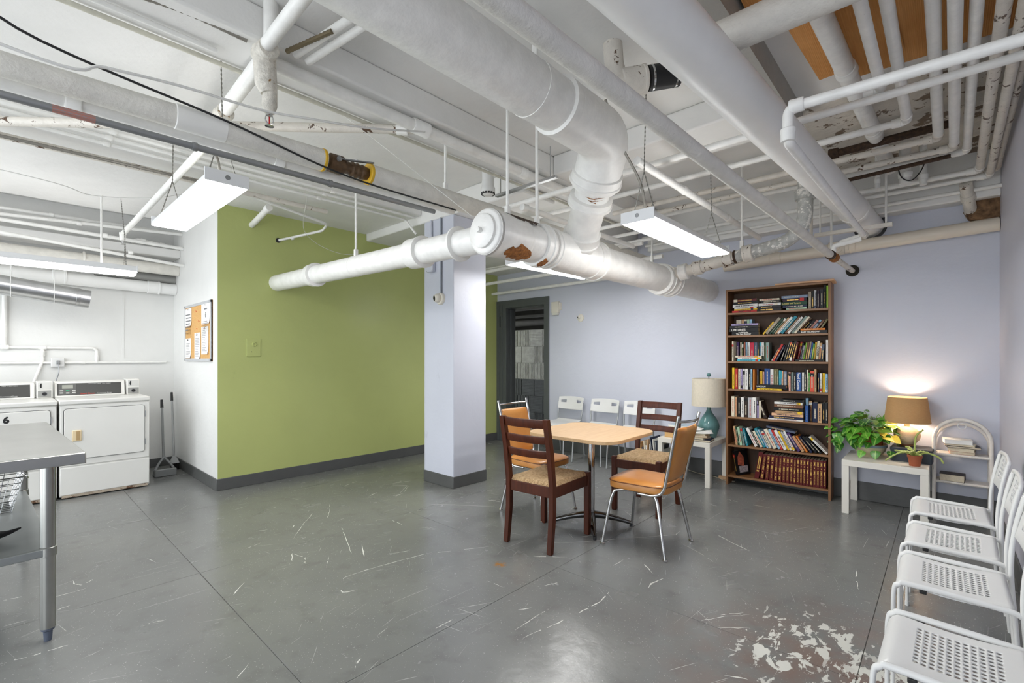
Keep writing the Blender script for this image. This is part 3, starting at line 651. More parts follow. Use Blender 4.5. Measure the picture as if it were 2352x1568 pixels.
# conduits and armoured cable along the soffit
pipe('soffit_pipe', 'white pipe with armoured cable under the soffit at far left', [(-2.2, 4.53, 2.755), (2.2, 4.53, 2.755)], .023, PIPEC)
tag(spiral([(-2.2, 4.47, 2.735), (-1, 4.48, 2.73), (.3, 4.47, 2.735), (1.1, 4.46, 2.74)], .0125, .012).build('armoured_cable', FLEX), 'painted armoured cable strapped along the soffit pipe at far left', 'cable')
for i, (y, z, xe) in enumerate(((4.16, 2.795, 3.0), (4.27, 2.785, 2.95), (4.0, 2.78, 2.2))):
    pipe('electrical_conduit', ['upper thin white conduit running along the soffit to the column', 'lower thin white conduit running along the soffit to the column', 'short thin white conduit along the soffit edge'][i], [(-2.2, y, z), (xe, y, z)] + ([(xe + .07, y - .1, z - .16)] if i == 1 else []), .0125, PIPEW, .05 if i == 1 else 0,
         hubs=[((.5, y, z), (1, 0, 0), .017, .04), ((2.0, y, z), (1, 0, 0), .017, .04)], cat='conduit', group='thin conduits on the soffit')
tag(spiral(smooth_pts([(-.6, 2.62, 2.77), (.1, 2.48, 2.77), (.5, 2.42, 2.80), (.78, 2.40, 2.79)]), .012, .012).build('armoured_cable', FLEX), 'painted armoured cable running to the sprinkler cross fitting at top left', 'cable')
tag(spiral([(.92, 2.3, 2.76), (1.02, 2.05, 2.79)], .012, .01).build('armoured_cable', mat('brown_armour', (120, 108, 84), .5, .5)), 'short bare brownish armoured cable beside the sprinkler fitting', 'cable')
for i, dx in enumerate((0, .06)):
    pipe('twin_conduit', ['left one of two white conduits beside the sprinkler cross', 'right one of two white conduits beside the sprinkler cross'][i], [(.98 + dx, 2.34, 2.79 - .006 * i), (1.1 + dx, 1.7, 2.83 - .006 * i)], .019, PIPEW, cat='conduit', group='twin conduits')
pipe('beam_conduit', 'olive-white conduit along the far edge of the long beam', [(-2.2, 2.66, 2.772), (4.9, 2.66, 2.772)], .0115, mat('olive_white', (206, 203, 188), .5, var=.1, scale=20), cat='conduit')
pipe('beam_conduit', 'white conduit along the middle of the long beam', [(-2.2, 2.56, 2.772), (.7, 2.56, 2.772)], .012, PIPEW, cat='conduit')
tag(spiral([(1.5, 2.47, 2.775), (3.0, 2.475, 2.775)], .0095, .01).build('armoured_cable', FLEX), 'armoured cable lying along the sprinkler main', 'cable')
tag(MB().tube(smooth_pts([(-2, 2.3, 2.42), (-.4, 2.33, 2.55), (.1, 2.42, 2.46), (.7, 2.44, 2.40), (1.3, 2.43, 2.31), (2.1, 2.45, 2.31)]), .005, 6).build('black_cable', BLACK), 'thin black cable slung along the insulated pipe', 'cable')
tag(MB().tube(smooth_pts([(-1.4, 2.24, 2.5), (0, 2.24, 2.319), (.26, 2.24, 2.36), (.5, 2.26, 2.40), (.8, 2.28, 2.43), (1.05, 2.26, 2.47), (1.35, 2.27, 2.54), (1.78, 2.37, 2.705)]), .0055, 6).build('white_cable', WHITE), 'sagging white cable crossing in front of the sprinkler head', 'cable')
tag(MB().tube(smooth_pts([(-1, 4.9, 2.68), (.2, 4.9, 2.62), (.5, 5.0, 2.60), (.9, 4.9, 2.66), (1.2, 4.8, 2.78)]), .0035, 6).build('white_cable', WHITE), 'thin sagging wire under the laundry soffit', 'wire')
tag(MB().tube(smooth_pts([(1.9, 4.3, 2.78), (2.2, 5.0, 2.62), (2.7, 5.2, 2.52), (3.2, 5.1, 2.6)]), .0025, 6).build('white_cable', WHITE), 'thin white wire sagging across the top of the green wall', 'wire')
tag(MB().tube([(1.3, 2.8, 2.9), (2.02, 2.2, 2.2)], .002, 5).build('white_cable', WHITE), 'taut thin wire running down to the capped sewer end', 'wire')
# stubs entering the green wall
pipe('stub_pipe', 'short white pipe entering the green wall top left', [(1.74, 4.75, 2.74), (1.75, YG - .004, 2.665)], .028, PIPEW, hubs=[((1.74, 4.78, 2.736), (0, 1, -.15), .034, .06)])
t = pipe('bent_conduit', 'white conduit bending back into a dark hole in the green wall', [(1.4, 4.6, 2.78), (2.32, 4.75, 2.70), (2.33, 4.9, 2.66), (2.02, YG - .004, 2.56)], .013, PIPEW, .08, hubs=[((2.12, 5.145, 2.583), (-.3, .26, -.08), .017, .03)], cat='conduit')
MB().lathe([(.0, 0), (.026, 0), (.026, .004), (.0, .004)], 12, axis_matrix((2.01, YG - .006, 2.557), (0, -1, 0))).build('hole', DARK, t)

# laundry wall pipes
for i, (y, z0, z1, r_) in enumerate(((6.62, 2.735, 2.755, .017), (6.55, 2.66, 2.74, .018), (6.5, 2.60, 2.565, .019), (6.45, 2.47, 2.36, .017))):
    pipe('laundry_pipe', ['uppermost thin white pipe above the dryers', 'second thin white pipe above the dryers', 'third white pipe above the dryers', 'sloping thin white pipe above the dryers'][i], [(-2.2, y, z0 - (z1 - z0) * 2.2), (0, y, z0), (XR - .002, y, z1)], r_, PIPEW, hubs=[((.35 + i * .2, y, z0 + (z1 - z0) * .3), (1, 0, 0), r_ + .005, .04)], group='pipes above the dryers')
pipe('laundry_drain', 'thick white pipe above the laundry light', [(-2.2, 6.7, 2.39), (XR - .002, 6.72, 2.335)], .062, PIPEI, hubs=[((.6, 6.71, 2.36), (1, 0, 0), .065, .02)], seg=22)
pipe('laundry_pvc', 'smooth white plastic drain pipe on the wall under the laundry light', [(-2.2, 6.85, 2.2), (XR - .002, 6.85, 2.125)], .066, DUCTW, seg=24, hubs=[((.42, 6.85, 2.155), (1, 0, 0), .073, .11), ((1.22, 6.85, 2.13), (1, 0, 0), .073, .12)])
pipe('grey_pipe', 'grey pipe end tucked behind the laundry drains', [(.7, 6.88, 2.26), (XR - .002, 6.88, 2.24)], .05, mat('grey_paint', (150, 150, 146), .5))
pipe('copper_valve_line', 'short white pipe with union fitting under the laundry soffit corner', [(1.0, 6.75, 2.60), (1.05, 6.72, 2.64), (XR - .01, 6.72, 2.60)], .018, PIPEW, .03, hubs=[((1.1, 6.72, 2.637), (1, 0, -.1), .024, .05), ((1.28, 6.72, 2.618), (1, 0, -.1), .024, .05)])
tag(MB().box(-2.2, XR, 6.64, 6.9, 2.475, 2.57).build('laundry_trunking', CEILM, bevel=.01), 'white boxed trunking along the wall above the laundry drains', 'trunking')
t = thing('vent_duct', 'shiny galvanised round vent duct hanging on ties at far left', 'duct', (-.8, 6.4, 2.06))
d0, d1 = Vector((-1.6, 6.45, 2.2)), Vector((.62, 6.45, 1.90)); dn = (d1 - d0).normalized()
MB().lathe([(.092, 0), (.092, (d1 - d0).length), (.089, (d1 - d0).length), (.089, 0)], 26, axis_matrix(d0, dn), True).build('sheet_tube', GALV, t)
for q in (.62, .96): collar(d0.lerp(d1, q), dn, .0945, .03, 26, False).build('seam_ring', GALV, t)
for x in (.07, .36):
    zz = d0.lerp(d1, (x + 1.6) / 2.22).z
    MB().tube([(x + .11 * math.cos(a) * .05, 6.45 + .1 * math.cos(a), zz + .0 + (.1 * math.sin(a) if math.sin(a) < 0 else .24 * math.sin(a))) for a in [R(v) for v in range(0, 360, 20)]], .003, 6, closed=True).build('wire_tie', WPLAS, t)
# surface conduit and outlet on the laundry wall
t = thing('surface_conduit', 'white surface conduit with tee fittings on the laundry wall', 'conduit', (.03, YL, 1.4))
yw = YL - .02
run([(-2.2, yw, 1.252), (1.36, yw, 1.252)], .0125).build('conduit', PIPEW, t)
run([(-.6, yw, 1.41), (.70, yw, 1.41), (.727, yw, 1.38), (.727, yw, 1.255)], .0145, .03).build('conduit', PIPEW, t)
run([(.03, yw, 1.41), (.03, yw, 2.1)], .02).build('conduit', PIPEW, t)
run([(.30, yw, 1.41), (.30, yw, 1.27), (.22, yw - .02, 1.0)], .0135, .05).build('conduit', PIPEW, t)
for q, d_, r_ in (((.03, yw, 1.41), (1, 0, 0), .024), ((.30, yw, 1.41), (1, 0, 0), .02), ((.30, yw, 1.35), (0, 0, 1), .02), ((.727, yw, 1.30), (0, 0, 1), .019), ((.60, yw, 1.252), (1, 0, 0), .016)):
    collar(q, d_, r_, .06, 14).build('fitting', PIPEW, t)
t = thing('outlet_box', 'white surface outlet box with plugged grey cord above the right dryer', 'outlet', (.413, YL, 1.254))
MB().box(.36, .466, YL - .045, YL, 1.205, 1.303).build('box', WPLAS, t, bevel=.008)
MB().box(.40, .43, YL - .075, YL - .045, 1.235, 1.275).build('plug', GREYM, t, bevel=.006)
MB().tube(smooth_pts([(.415, YL - .07, 1.24), (.418, YL - .07, 1.15), (.40, YL - .06, 1.05), (.42, YL - .1, .95)]), .005, 6).build('cord', GREYM, t)

for i, (x, y, z, r_) in enumerate(((6.5, 0, 1.93, .055), (6.75, 0, 2.08, .03), (6.9, 0, 2.25, .04))):
    pipe('passage_pipe', ['grey pipe above the block wall inside the doorway', 'thin pipe in the dark upper part of the doorway', 'uppermost pipe in the dark upper part of the doorway'][i], [(x, 3.3, z), (x, 7.1, z)], r_, mat('grey_dusty_pipe', (62, 60, 57), .8, var=.15), group='pipes inside the doorway')
# ------------------------------------------------------------------ hangers, detector, trapeze, cardboard
def rod(label, x, y, z0, z1, r_=.0095):
    t = thing('hanger_rod', label, 'hanger', (x, y, z0), 0, 'pipe hanger rods')
    MB().tube([(x, y, z0), (x, y, z1)], r_, 8).build('rod', PIPEW, t)
    MB().box(x - .014, x + .014, y - .014, y + .014, z0 - .02, z0 + .045).build('clevis', PIPEW, t, bevel=.003)
rod('white hanger rod behind the capped end of the sewer main', 2.08, 1.95, 2.18, 2.95)
rod('white hanger rod holding the sewer main beside the rust flake', 2.36, 1.95, 2.17, 2.95, .011)
rod('white hanger rod holding the sewer branch before the green wall', 2.0, 3.6, 2.16, 2.95)
rod('white hanger rod above the insulated pipe in front of the smoke detector', 2.05, 2.5, 2.45, 2.95)
rod('white hanger rod holding the chipped iron drain pipe', 4.2, 1.25, 2.24, 2.95)
rod('white hanger rod near the blue wall above the insulated line', 4.85, .72, 2.2, 2.95)
rod('slim hanger rod below the sewer main wye beside the door light', 4.5, 2.2, 2.3, 2.95, .008)
t = thing('smoke_detector', 'white ceiling smoke detector with dark slots near the long beam', 'smoke detector', (2.75, 2.8, 2.72))
MB().lathe([(.0, 2.652), (.03, 2.652), (.034, 2.656), (.055, 2.67), (.06, 2.69), (.06, 2.715), (.052, 2.73), (.052, 2.775), (.0, 2.775)], 28, Matrix.Translation((2.75, 2.8, 0))).build('housing', WPLAS, t)
for k in range(14):
    a = 2 * math.pi * k / 14
    Mk = Matrix.Translation((2.75, 2.8, 2.672)) @ Matrix.Rotation(a, 4, 'Z')
    MB().box(.047, .0585, -.0085, .0085, -.009, .004, Mk).build('slot', DARK, t)
MB().tube([(2.75, 2.8, 2.775), (2.75, 2.8, 2.95)], .05, 16).build('base', WPLAS, t)
tag(MB().bar((2.9, 2.2, 2.70), (2.9, 2.85, 2.70), .035, .02).tube([(2.9, 2.26, 2.7), (2.9, 2.26, 2.95)], .005, 8).tube([(2.9, 2.8, 2.7), (2.9, 2.8, 2.95)], .005, 8).build('trapeze_hanger', GALV), 'galvanised trapeze channel carrying the sprinkler main', 'hanger')
CARD = None
n = NT('corrugated_cardboard'); v = n.coord()
w = n.n('TexWave', wave_type='BANDS', bands_direction='Y'); n.put(w.inputs['Vector'], v); w.inputs['Scale'].default_value = 42; w.inputs['Distortion'].default_value = .4
n.set('Base Color', n.mix(n.ramp(n.noise(v, 3, 3), .3, .7), rgb((200, 140, 76)), rgb((216, 158, 94)))); n.set('Roughness', .85); n.bump(w.outputs[0], .35, .004); CARD = n.m
tc = thing('cardboard_sheets', 'brown corrugated cardboard sheets tucked against the ceiling behind the pipes', 'cardboard', (2.4, .3, 2.9))
for i, (x0, x1, y0, y1, z, a) in enumerate(((1.3, 2.55, .30, .66, 2.905, 2), (2.2, 3.2, .18, .56, 2.918, -3), (2.5, 3.36, -.05, .40, 2.93, 1.5), (1.2, 2.6, -.25, .32, 2.912, -1), (2.3, 3.3, -.31, .05, 2.9, 1), (.2, 1.5, -.3, .6, 2.925, 1))):
    Mk = Matrix.Translation(((x0 + x1) / 2, (y0 + y1) / 2, z)) @ Matrix.Rotation(R(a), 4, 'Z') @ Matrix.Rotation(R(a * .4), 4, 'X')
    hx, hy = (x1 - x0) / 2, (y1 - y0) / 2
    MB().box(-hx, hx, -hy, hy, -.0025, .0025, Mk).build('sheet', CARD, tc)
struct('ceiling_opening_edge', MB().box(1.0, 3.6, .69, .76, 2.80, ZC), mat('raw_concrete_grey', (168, 166, 160), .8, bump=.5, bscale=30))
# ragged broken masonry at the far right corner above the wall pipe
tag(MB().lathe([(.0, 0), (.10, .0), (.13, .02), (.12, .05), (.0, .06)], 11, axis_matrix((5.335, -.24, 2.50), (-1, 0, 0))).build('broken_masonry', mat('broken_brick', (120, 92, 66), .95, var=.5, scale=25, bump=1, bscale=40)), 'patch of broken brown masonry in the corner above the wall drain pipe', 'masonry')
pipe('corner_pipe', 'white pipe dropping into the broken masonry at the corner', [(5.1, -.12, 2.66), (5.345, -.16, 2.46)], .04, PIPEC, hubs=[((5.2, -.136, 2.58), (1, -.16, -.8), .046, .05)])
# bracket bar under the jacketed pipe near the blue wall, with rods, and a gate valve wheel
t = thing('pipe_bracket', 'white bracket bar on rods under the far end of the jacketed pipe', 'bracket', (4.72, .55, 2.35))
MB().box(4.70, 4.74, .30, .82, 2.335, 2.365).build('bar', PIPEC, t, bevel=.003)
for y in (.34, .78): MB().tube([(4.72, y, 2.34), (4.72, y, 2.95)], .007, 8).build('rod', PIPEW, t)
t = thing('valve_handwheel', 'small white valve with handwheel hanging below the cross pipes', 'valve', (4.6, .80, 2.3))
MB().tube([(4.47, .80, 2.70), (4.47, .80, 2.27)], .012, 10).build('stem', PIPEC, t)
MB().tube([(4.47 + .035 * math.cos(R(a)), .80 + .035 * math.sin(R(a)), 2.265) for a in range(0, 360, 20)], .006, 8, closed=True).bar((4.435, .8, 2.265), (4.505, .8, 2.265), .008, .005).bar((4.47, .765, 2.265), (4.47, .835, 2.265), .008, .005).build('handwheel', WPLAS, t)

# ------------------------------------------------------------------ furniture
# pedestal dining table
OAK = wood('pale_oak_laminate', (194, 156, 112), (212, 180, 138), .42, 'x', 1.3, .02)
TX, TY, TZ = 3.13, 2.035, .735
t = thing('dining_table', 'square pale wood pedestal table with rounded corners and chrome post', 'table', (TX, TY, 0), R(1.5))
poly = []
hs = .385
for cx, cy, a0 in ((1, 1, 0), (-1, 1, 90), (-1, -1, 180), (1, -1, 270)):
    for k in range(7):
        a = R(a0 + 15 * k); rr = .15; poly.append((cx * (hs - rr) + rr * math.cos(a), cy * (hs - rr) + rr * math.sin(a)))
L(MB().prism(poly, TZ - .025, TZ), 'tabletop', OAK, t, bevel=.003)
L(MB().box(-.12, .12, -.045, .045, TZ - .055, TZ - .025), 'cleat', wood('brown_cleat', (110, 64, 34), (130, 80, 44), .6), t)
L(MB().tube([(0, 0, .06), (0, 0, TZ - .03)], .026, 20), 'post', CHROME, t)
for k in range(4):
    a = R(36 + 90 * k); ca, sa_ = math.cos(a), math.sin(a); pts = []; rad = []
    for i in range(9):
        u = i / 8; pts.append((ca * .31 * u, sa_ * .31 * u, .085 - .062 * u ** 1.6)); rad.append(.03 - .017 * u)
    f = L(MB().tube(pts, rad, 10), 'foot', mat('satin_steel', (120, 120, 120), .22, 1.0), t)
    L(MB().tube([(ca * .305, sa_ * .305, 0), (ca * .305, sa_ * .305, .02)], .013, 10), 'glide', DARK, f)

# dark wood chairs with rush seats
DWOOD = wood('dark_walnut', (56, 24, 12), (84, 40, 22), .38, 'z', 1.0, .03); DWOOD.node_tree.nodes['Principled BSDF'].inputs['Specular IOR Level'].default_value = .28
n = NT('woven_rush'); v = n.coord(); sp = n.n('SeparateXYZ'); n.put(sp.inputs[0], v)
ax = n.math('ABSOLUTE', sp.outputs[0]); ay = n.math('ABSOLUTE', sp.outputs[1])
sel = n.math('GREATER_THAN', n.math('MULTIPLY', ax, 1.0), n.math('MULTIPLY', ay, 1.05))
tang = n.math('ADD', n.math('MULTIPLY', sel, sp.outputs[1]), n.math('MULTIPLY', n.math('SUBTRACT', 1, sel), sp.outputs[0]))
tang = n.math('ADD', tang, n.math('MULTIPLY', n.noise(v, 14, 3), .012))
st = n.math('SINE', n.math('MULTIPLY', tang, 900.0))
fl_ = n.noise(n.map(v, (60, 60, 60)), 1, 4)
n.set('Base Color', n.mix(n.ramp(n.math('ADD', n.math('MULTIPLY', st, .22), fl_), .2, .75), rgb((150, 108, 62)), rgb((232, 202, 156)))); n.set('Roughness', .7)
n.bump(st, .8, .004); RUSH = n.m
def make_wood_chair(label):
    t = thing('dining_chair', label, 'chair', group='dark wood chairs with rush seats')
    # seat frame: front towards +x; legs 4 cm square
    w2f, w2r, dp = .195, .185, .225
    for s in (-1, 1):
        L(MB().bar((dp, s * w2f, 0), (dp, s * w2f, .462), .042, .042, (1, 0, 0)), 'leg', DWOOD, t, bevel=.005)
        pts = [(-dp - .03, 0), (-dp, .25), (-dp, .45), (-dp - .03, .68), (-dp - .075, .9)]
        mb = MB(); vs = []; fs = []
        for i, (x, z) in enumerate(pts):
            wx = .021 if i else .016
            for (a, b) in ((-1, -1), (1, -1), (1, 1), (-1, 1)): vs.append((x + a * wx, s * w2r + b * .019, z))
        for i in range(len(pts) - 1):
            for k in range(4): fs.append((i * 4 + k, i * 4 + (k + 1) % 4, i * 4 + 4 + (k + 1) % 4, i * 4 + 4 + k))
        fs += [(3, 2, 1, 0), tuple(len(vs) - 4 + k for k in range(4))]
        L(mb.add(vs, fs), 'rear_leg', DWOOD, t, bevel=.004)
        L(MB().bar((-dp, s * w2r, .40), (dp, s * w2f, .40), .024, .075), 'side_rail', DWOOD, t, bevel=.003)
    L(MB().box(dp - .012, dp + .012, -w2f, w2f, .365, .437), 'front_rail', DWOOD, t, bevel=.003)
    L(MB().box(-dp - .012, -dp + .012, -w2r, w2r, .365, .437), 'rear_rail', DWOOD, t, bevel=.003)
    for z, hh in ((.865, .058), (.755, .05), (.655, .05)):
        x0 = -dp - .03 - (z - .68) * .2
        def fn(u, v): 
            y = (u * 2 - 1) * (w2r - .01); return (x0 - .028 * (1 - (u * 2 - 1) ** 2) - (v - .5) * .012, y, z - hh / 2 + hh * v)
        L(MB().grid(fn, 10, 2), 'back_slat', DWOOD, t, solid=.016, bevel=.002)
    def seat(u, v):
        x = (u * 2 - 1); y = (v * 2 - 1); e = max(abs(x), abs(y))
        X = x * (dp - .0) * 1.0; Y = y * (w2r + (w2f - w2r) * (u)) * 1.02
        edge = max(0, (e - .86) / .14)
        z = .468 - .012 * (1 - e) - .030 * edge ** 2 + .006 * math.cos(math.pi * min(1, abs(abs(x) - abs(y)) * 3)) * (1 - edge) * .5
        inset = 1 - .0 * edge
        return (X * inset, Y * inset, z)
    L(MB().grid(seat, 40, 40), 'rush_seat', RUSH, t, smooth=60)
    L(MB().box(-dp + .01, dp - .01, -w2r + .01, w2r - .01, .40, .44), 'seat_underside', RUSH, t)
    return t
c1 = make_wood_chair('dark wood ladder-back chair with rush seat, back turned to the camera')
M1 = Matrix.Translation((2.71, 2.13, 0)) @ Matrix.Rotation(R(4), 4, 'Z'); c1.matrix_world = M1; WM[c1.name] = M1
copy_tree(c1, 'dark wood ladder-back chair with rush seat on the far side, facing the camera', Matrix.Translation((3.825, 1.918, 0)) @ Matrix.Rotation(R(184), 4, 'Z'))

# orange vinyl chairs with chrome tube frames
n = NT('orange_vinyl'); v = n.coord()
n.set('Base Color', n.mix(n.ramp(n.noise(v, 5, 4), .3, .7), rgb((182, 118, 54)), rgb((200, 140, 74)))); n.set('Roughness', .3); n.bump(n.noise(v, 160, 3), .12, .003); VINYL = n.m
PIPING = mat('brown_piping', (110, 62, 24), .5)
def make_vinyl_chair(label):
    t = thing('vinyl_chair', label, 'chair', group='orange vinyl chairs')
    def outline(n_, a, b, p_=4.5):
        out = []
        for k in range(n_):
            th = 2 * math.pi * k / n_; c, s_ = math.cos(th), math.sin(th)
            out.append((math.copysign(abs(c) ** (2 / p_), c) * a, math.copysign(abs(s_) ** (2 / p_), s_) * b * (1 + .06 * math.copysign(abs(c) ** .4, c))))
        return out
    ring = outline(48, .215, .2)
    vs = []; fs = []; lev = [(.94, .398), (.995, .402), (1, .41), (1, .445), (.985, .452), (.93, .461), (.6, .468), (.25, .466)]
    for (k_, z) in lev:
        for (x, y) in ring: vs.append((x * k_, y * k_, z))
    N = len(ring)
    for i in range(len(lev) - 1):
        for k in range(N): fs.append((i * N + k, i * N + (k + 1) % N, (i + 1) * N + (k + 1) % N, (i + 1) * N + k))
    fs.append(tuple(reversed(range(N)))); fs.append(tuple(range((len(lev) - 1) * N, len(lev) * N)))
    st = L(MB().add(vs, fs), 'seat', VINYL, t, smooth=70)
    L(MB().tube([(x * 1.004, y * 1.004, .447) for x, y in ring], .0035, 6, closed=True), 'piping', PIPING, st)
    # backrest: padded panel, leaning back
    def back(side):
        def fn(u, v):
            y = (u * 2 - 1); zz = v; wid = .155 + .02 * v
            rx = max(0, (abs(y) - .8) / .2); rz = max(0, (abs(v * 2 - 1) - .86) / .14)
            th = .019 * (1 - .75 * max(rx, rz) ** 2)
            x = -.19 - .10 * v - .03 * (1 - y * y) * .6
            k = 1 - .05 * rz * rx
            return (x + side * th, y * wid * (1 - .10 * rz ** 2), .475 + .375 * zz)
        return fn
    mb = MB(); mb.grid(back(1), 16, 16); mb.grid(back(-1), 16, 16)
    edge = [];  q = 17
    idx = lambda i, j: i * q + j
    loop = [idx(0, j) for j in range(q)] + [idx(i, q - 1) for i in range(1, q)] + [idx(q - 1, j) for j in range(q - 2, -1, -1)] + [idx(i, 0) for i in range(q - 2, 0, -1)]
    o_ = q * q
    for k in range(len(loop)):
        a, b = loop[k], loop[(k + 1) % len(loop)]; mb.f.append((a, b, b + o_, a + o_))
    L(mb, 'backrest', VINYL, t, smooth=70)
    for s in (-1, 1):
        y = s * .178
        L(MB().tube(smooth_pts([(-.02, s * .17, .385), (-.13, y, .39), (-.195, y, .43), (-.225, y, .55), (-.275, y * 1.03, .8), (-.305, y * 1.05, .93)]), .011, 12), 'back_upright', CHROME, t)
        L(MB().tube(smooth_pts([(.03, s * .13, .388), (.12, s * .165, .385), (.165, s * .185, .35), (.2, s * .21, .16), (.222, s * .226, .012)]), .0115, 12), 'leg', CHROME, t)
        L(MB().tube(smooth_pts([(-.03, s * .13, .388), (-.12, s * .165, .385), (-.16, s * .185, .35), (-.2, s * .21, .16), (-.232, s * .226, .012)]), .0115, 12), 'leg', CHROME, t)
        for x in (.223, -.233): L(MB().lathe([(.0, 0), (.016, 0), (.018, .006), (.012, .014), (.0, .014)], 14, Matrix.Translation((x, s * .2265, 0))), 'glide', CHROME, t)
    L(MB().tube(smooth_pts([(-.295, -.186, .895), (-.325, -.1, .892), (-.335, 0, .89), (-.325, .1, .892), (-.295, .186, .895)]), .0085, 12), 'top_rail', CHROME, t)
    L(MB().box(-.14, .14, -.14, .14, .38, .399), 'seat_pan', DARK, t)
    return t
o1 = make_vinyl_chair('orange vinyl chair with chrome legs, nearest, to the right of the table')
M1 = Matrix.Translation((3.105, 1.56, 0)) @ Matrix.Rotation(R(92), 4, 'Z'); o1.matrix_world = M1; WM[o1.name] = M1
copy_tree(o1, 'orange vinyl chair with chrome legs half hidden behind the front wooden chair', Matrix.Translation((3.14, 2.575, 0)) @ Matrix.Rotation(R(-90), 4, 'Z'))

# white plastic chairs with grey legs against the blue wall
PGREY = mat('grey_tube', (176, 178, 180), .35, .6)
def make_white_chair(label):
    t = thing('white_chair', label, 'chair', group='white plastic chairs along the blue wall')
    # faces +x
    def seat(u, v):
        x = -.2 + .4 * u; y = (v * 2 - 1) * (.19 + .015 * u); d = 0
        z = .452 - .012 * math.sin(math.pi * u) * (1 - (v * 2 - 1) ** 2) - (.03 * max(0, (u - .85) / .15) ** 2) + (.02 * max(0, (.12 - u) / .12) ** 2)
        return (x, y, z)
    L(MB().grid(seat, 14, 10), 'seat', WPLAS, t, solid=.01, bevel=.002)
    # curved back with two side slots
    def bk(u, v):
        y = (u * 2 - 1) * .205; z = .60 + .175 * v
        return (-.235 - .035 * v + .03 * (u * 2 - 1) ** 2, y, z + (-.012 * (u * 2 - 1) ** 2 if v > .5 else .008 * (u * 2 - 1) ** 2))
    nu, nv = 24, 8; vs = [bk(i / nu, j / nv) for i in range(nu + 1) for j in range(nv + 1)]; fs = []
    for i in range(nu):
        for j in range(nv):
            if (2 <= i < 7 or nu - 7 <= i < nu - 2) and j in (4, 5): continue
            fs.append((i * (nv + 1) + j, (i + 1) * (nv + 1) + j, (i + 1) * (nv + 1) + j + 1, i * (nv + 1) + j + 1))
    L(MB().add(vs, fs), 'backrest', WPLAS, t, solid=.012, bevel=.002)
    for s in (-1, 1):
        L(MB().tube(smooth_pts([(-.23, s * .2, .70), (-.215, s * .2, .58), (-.2, s * .19, .45), (-.235, s * .195, .2), (-.265, s * .2, .005)]), .010, 10), 'rear_leg', PGREY, t)
        L(MB().tube(smooth_pts([(-.15, s * .18, .437), (.1, s * .19, .437), (.165, s * .192, .42), (.19, s * .2, .25), (.205, s * .205, .005)]), .010, 10), 'leg', PGREY, t)
    return t
w1 = make_white_chair('white plastic chair with slotted back, leftmost along the blue wall beside the doorway')
for i, (y, lab) in enumerate(((3.755, None), (3.215, 'white plastic chair with slotted back, middle one along the blue wall'), (2.725, 'white plastic chair with slotted back along the blue wall, behind the far wooden chair'))):
    Mk = Matrix.Translation((5.03, y, 0)) @ Matrix.Rotation(R(180 + (i - 1) * 1.5), 4, 'Z')
    if i == 0: w1.matrix_world = Mk; WM[w1.name] = Mk
    else: copy_tree(w1, lab, Mk)

# white stacking chairs with perforated seat and back along the right wall (face +y)
def perforated(fn, nu, nv, hole, ru=.30, rv=.36, seg=10):
    """surface fn(u,v) cut into nu x nv cells; cells where hole(i,j) get an oval opening"""
    mb = MB(); cache = {}
    def V(u, v):
        k = (round(u, 5), round(v, 5))
        if k not in cache: cache[k] = len(mb.v); mb.v.append(tuple(fn(u, v)))
        return cache[k]
    for i in range(nu):
        for j in range(nv):
            u0, u1, v0, v1 = i / nu, (i + 1) / nu, j / nv, (j + 1) / nv
            if not hole(i, j):
                um, vm = (u0 + u1) / 2, (v0 + v1) / 2
                mb.f.append((V(u0, v0), V(u1, v0), V(u1, v1), V(u0, v1))); continue
            um, vm = (u0 + u1) / 2, (v0 + v1) / 2
            outer = [V(u0, v0), V(u1, v0), V(u1, v1), V(u0, v1)]
            inner = []
            for k in range(12):
                a = R(225 + 30 * k + 0); inner.append(V(um + math.cos(a) * ru / nu, vm + math.sin(a) * rv / nv))
            for s_ in range(4):
                a = s_ * 3
                mb.f.append((outer[s_], outer[(s_ + 1) % 4], inner[(a + 3) % 12], inner[a + 2], inner[a + 1], inner[a]))
    return mb
CHW = mat('white_moulded_plastic', (226, 226, 224), .38, var=.015)
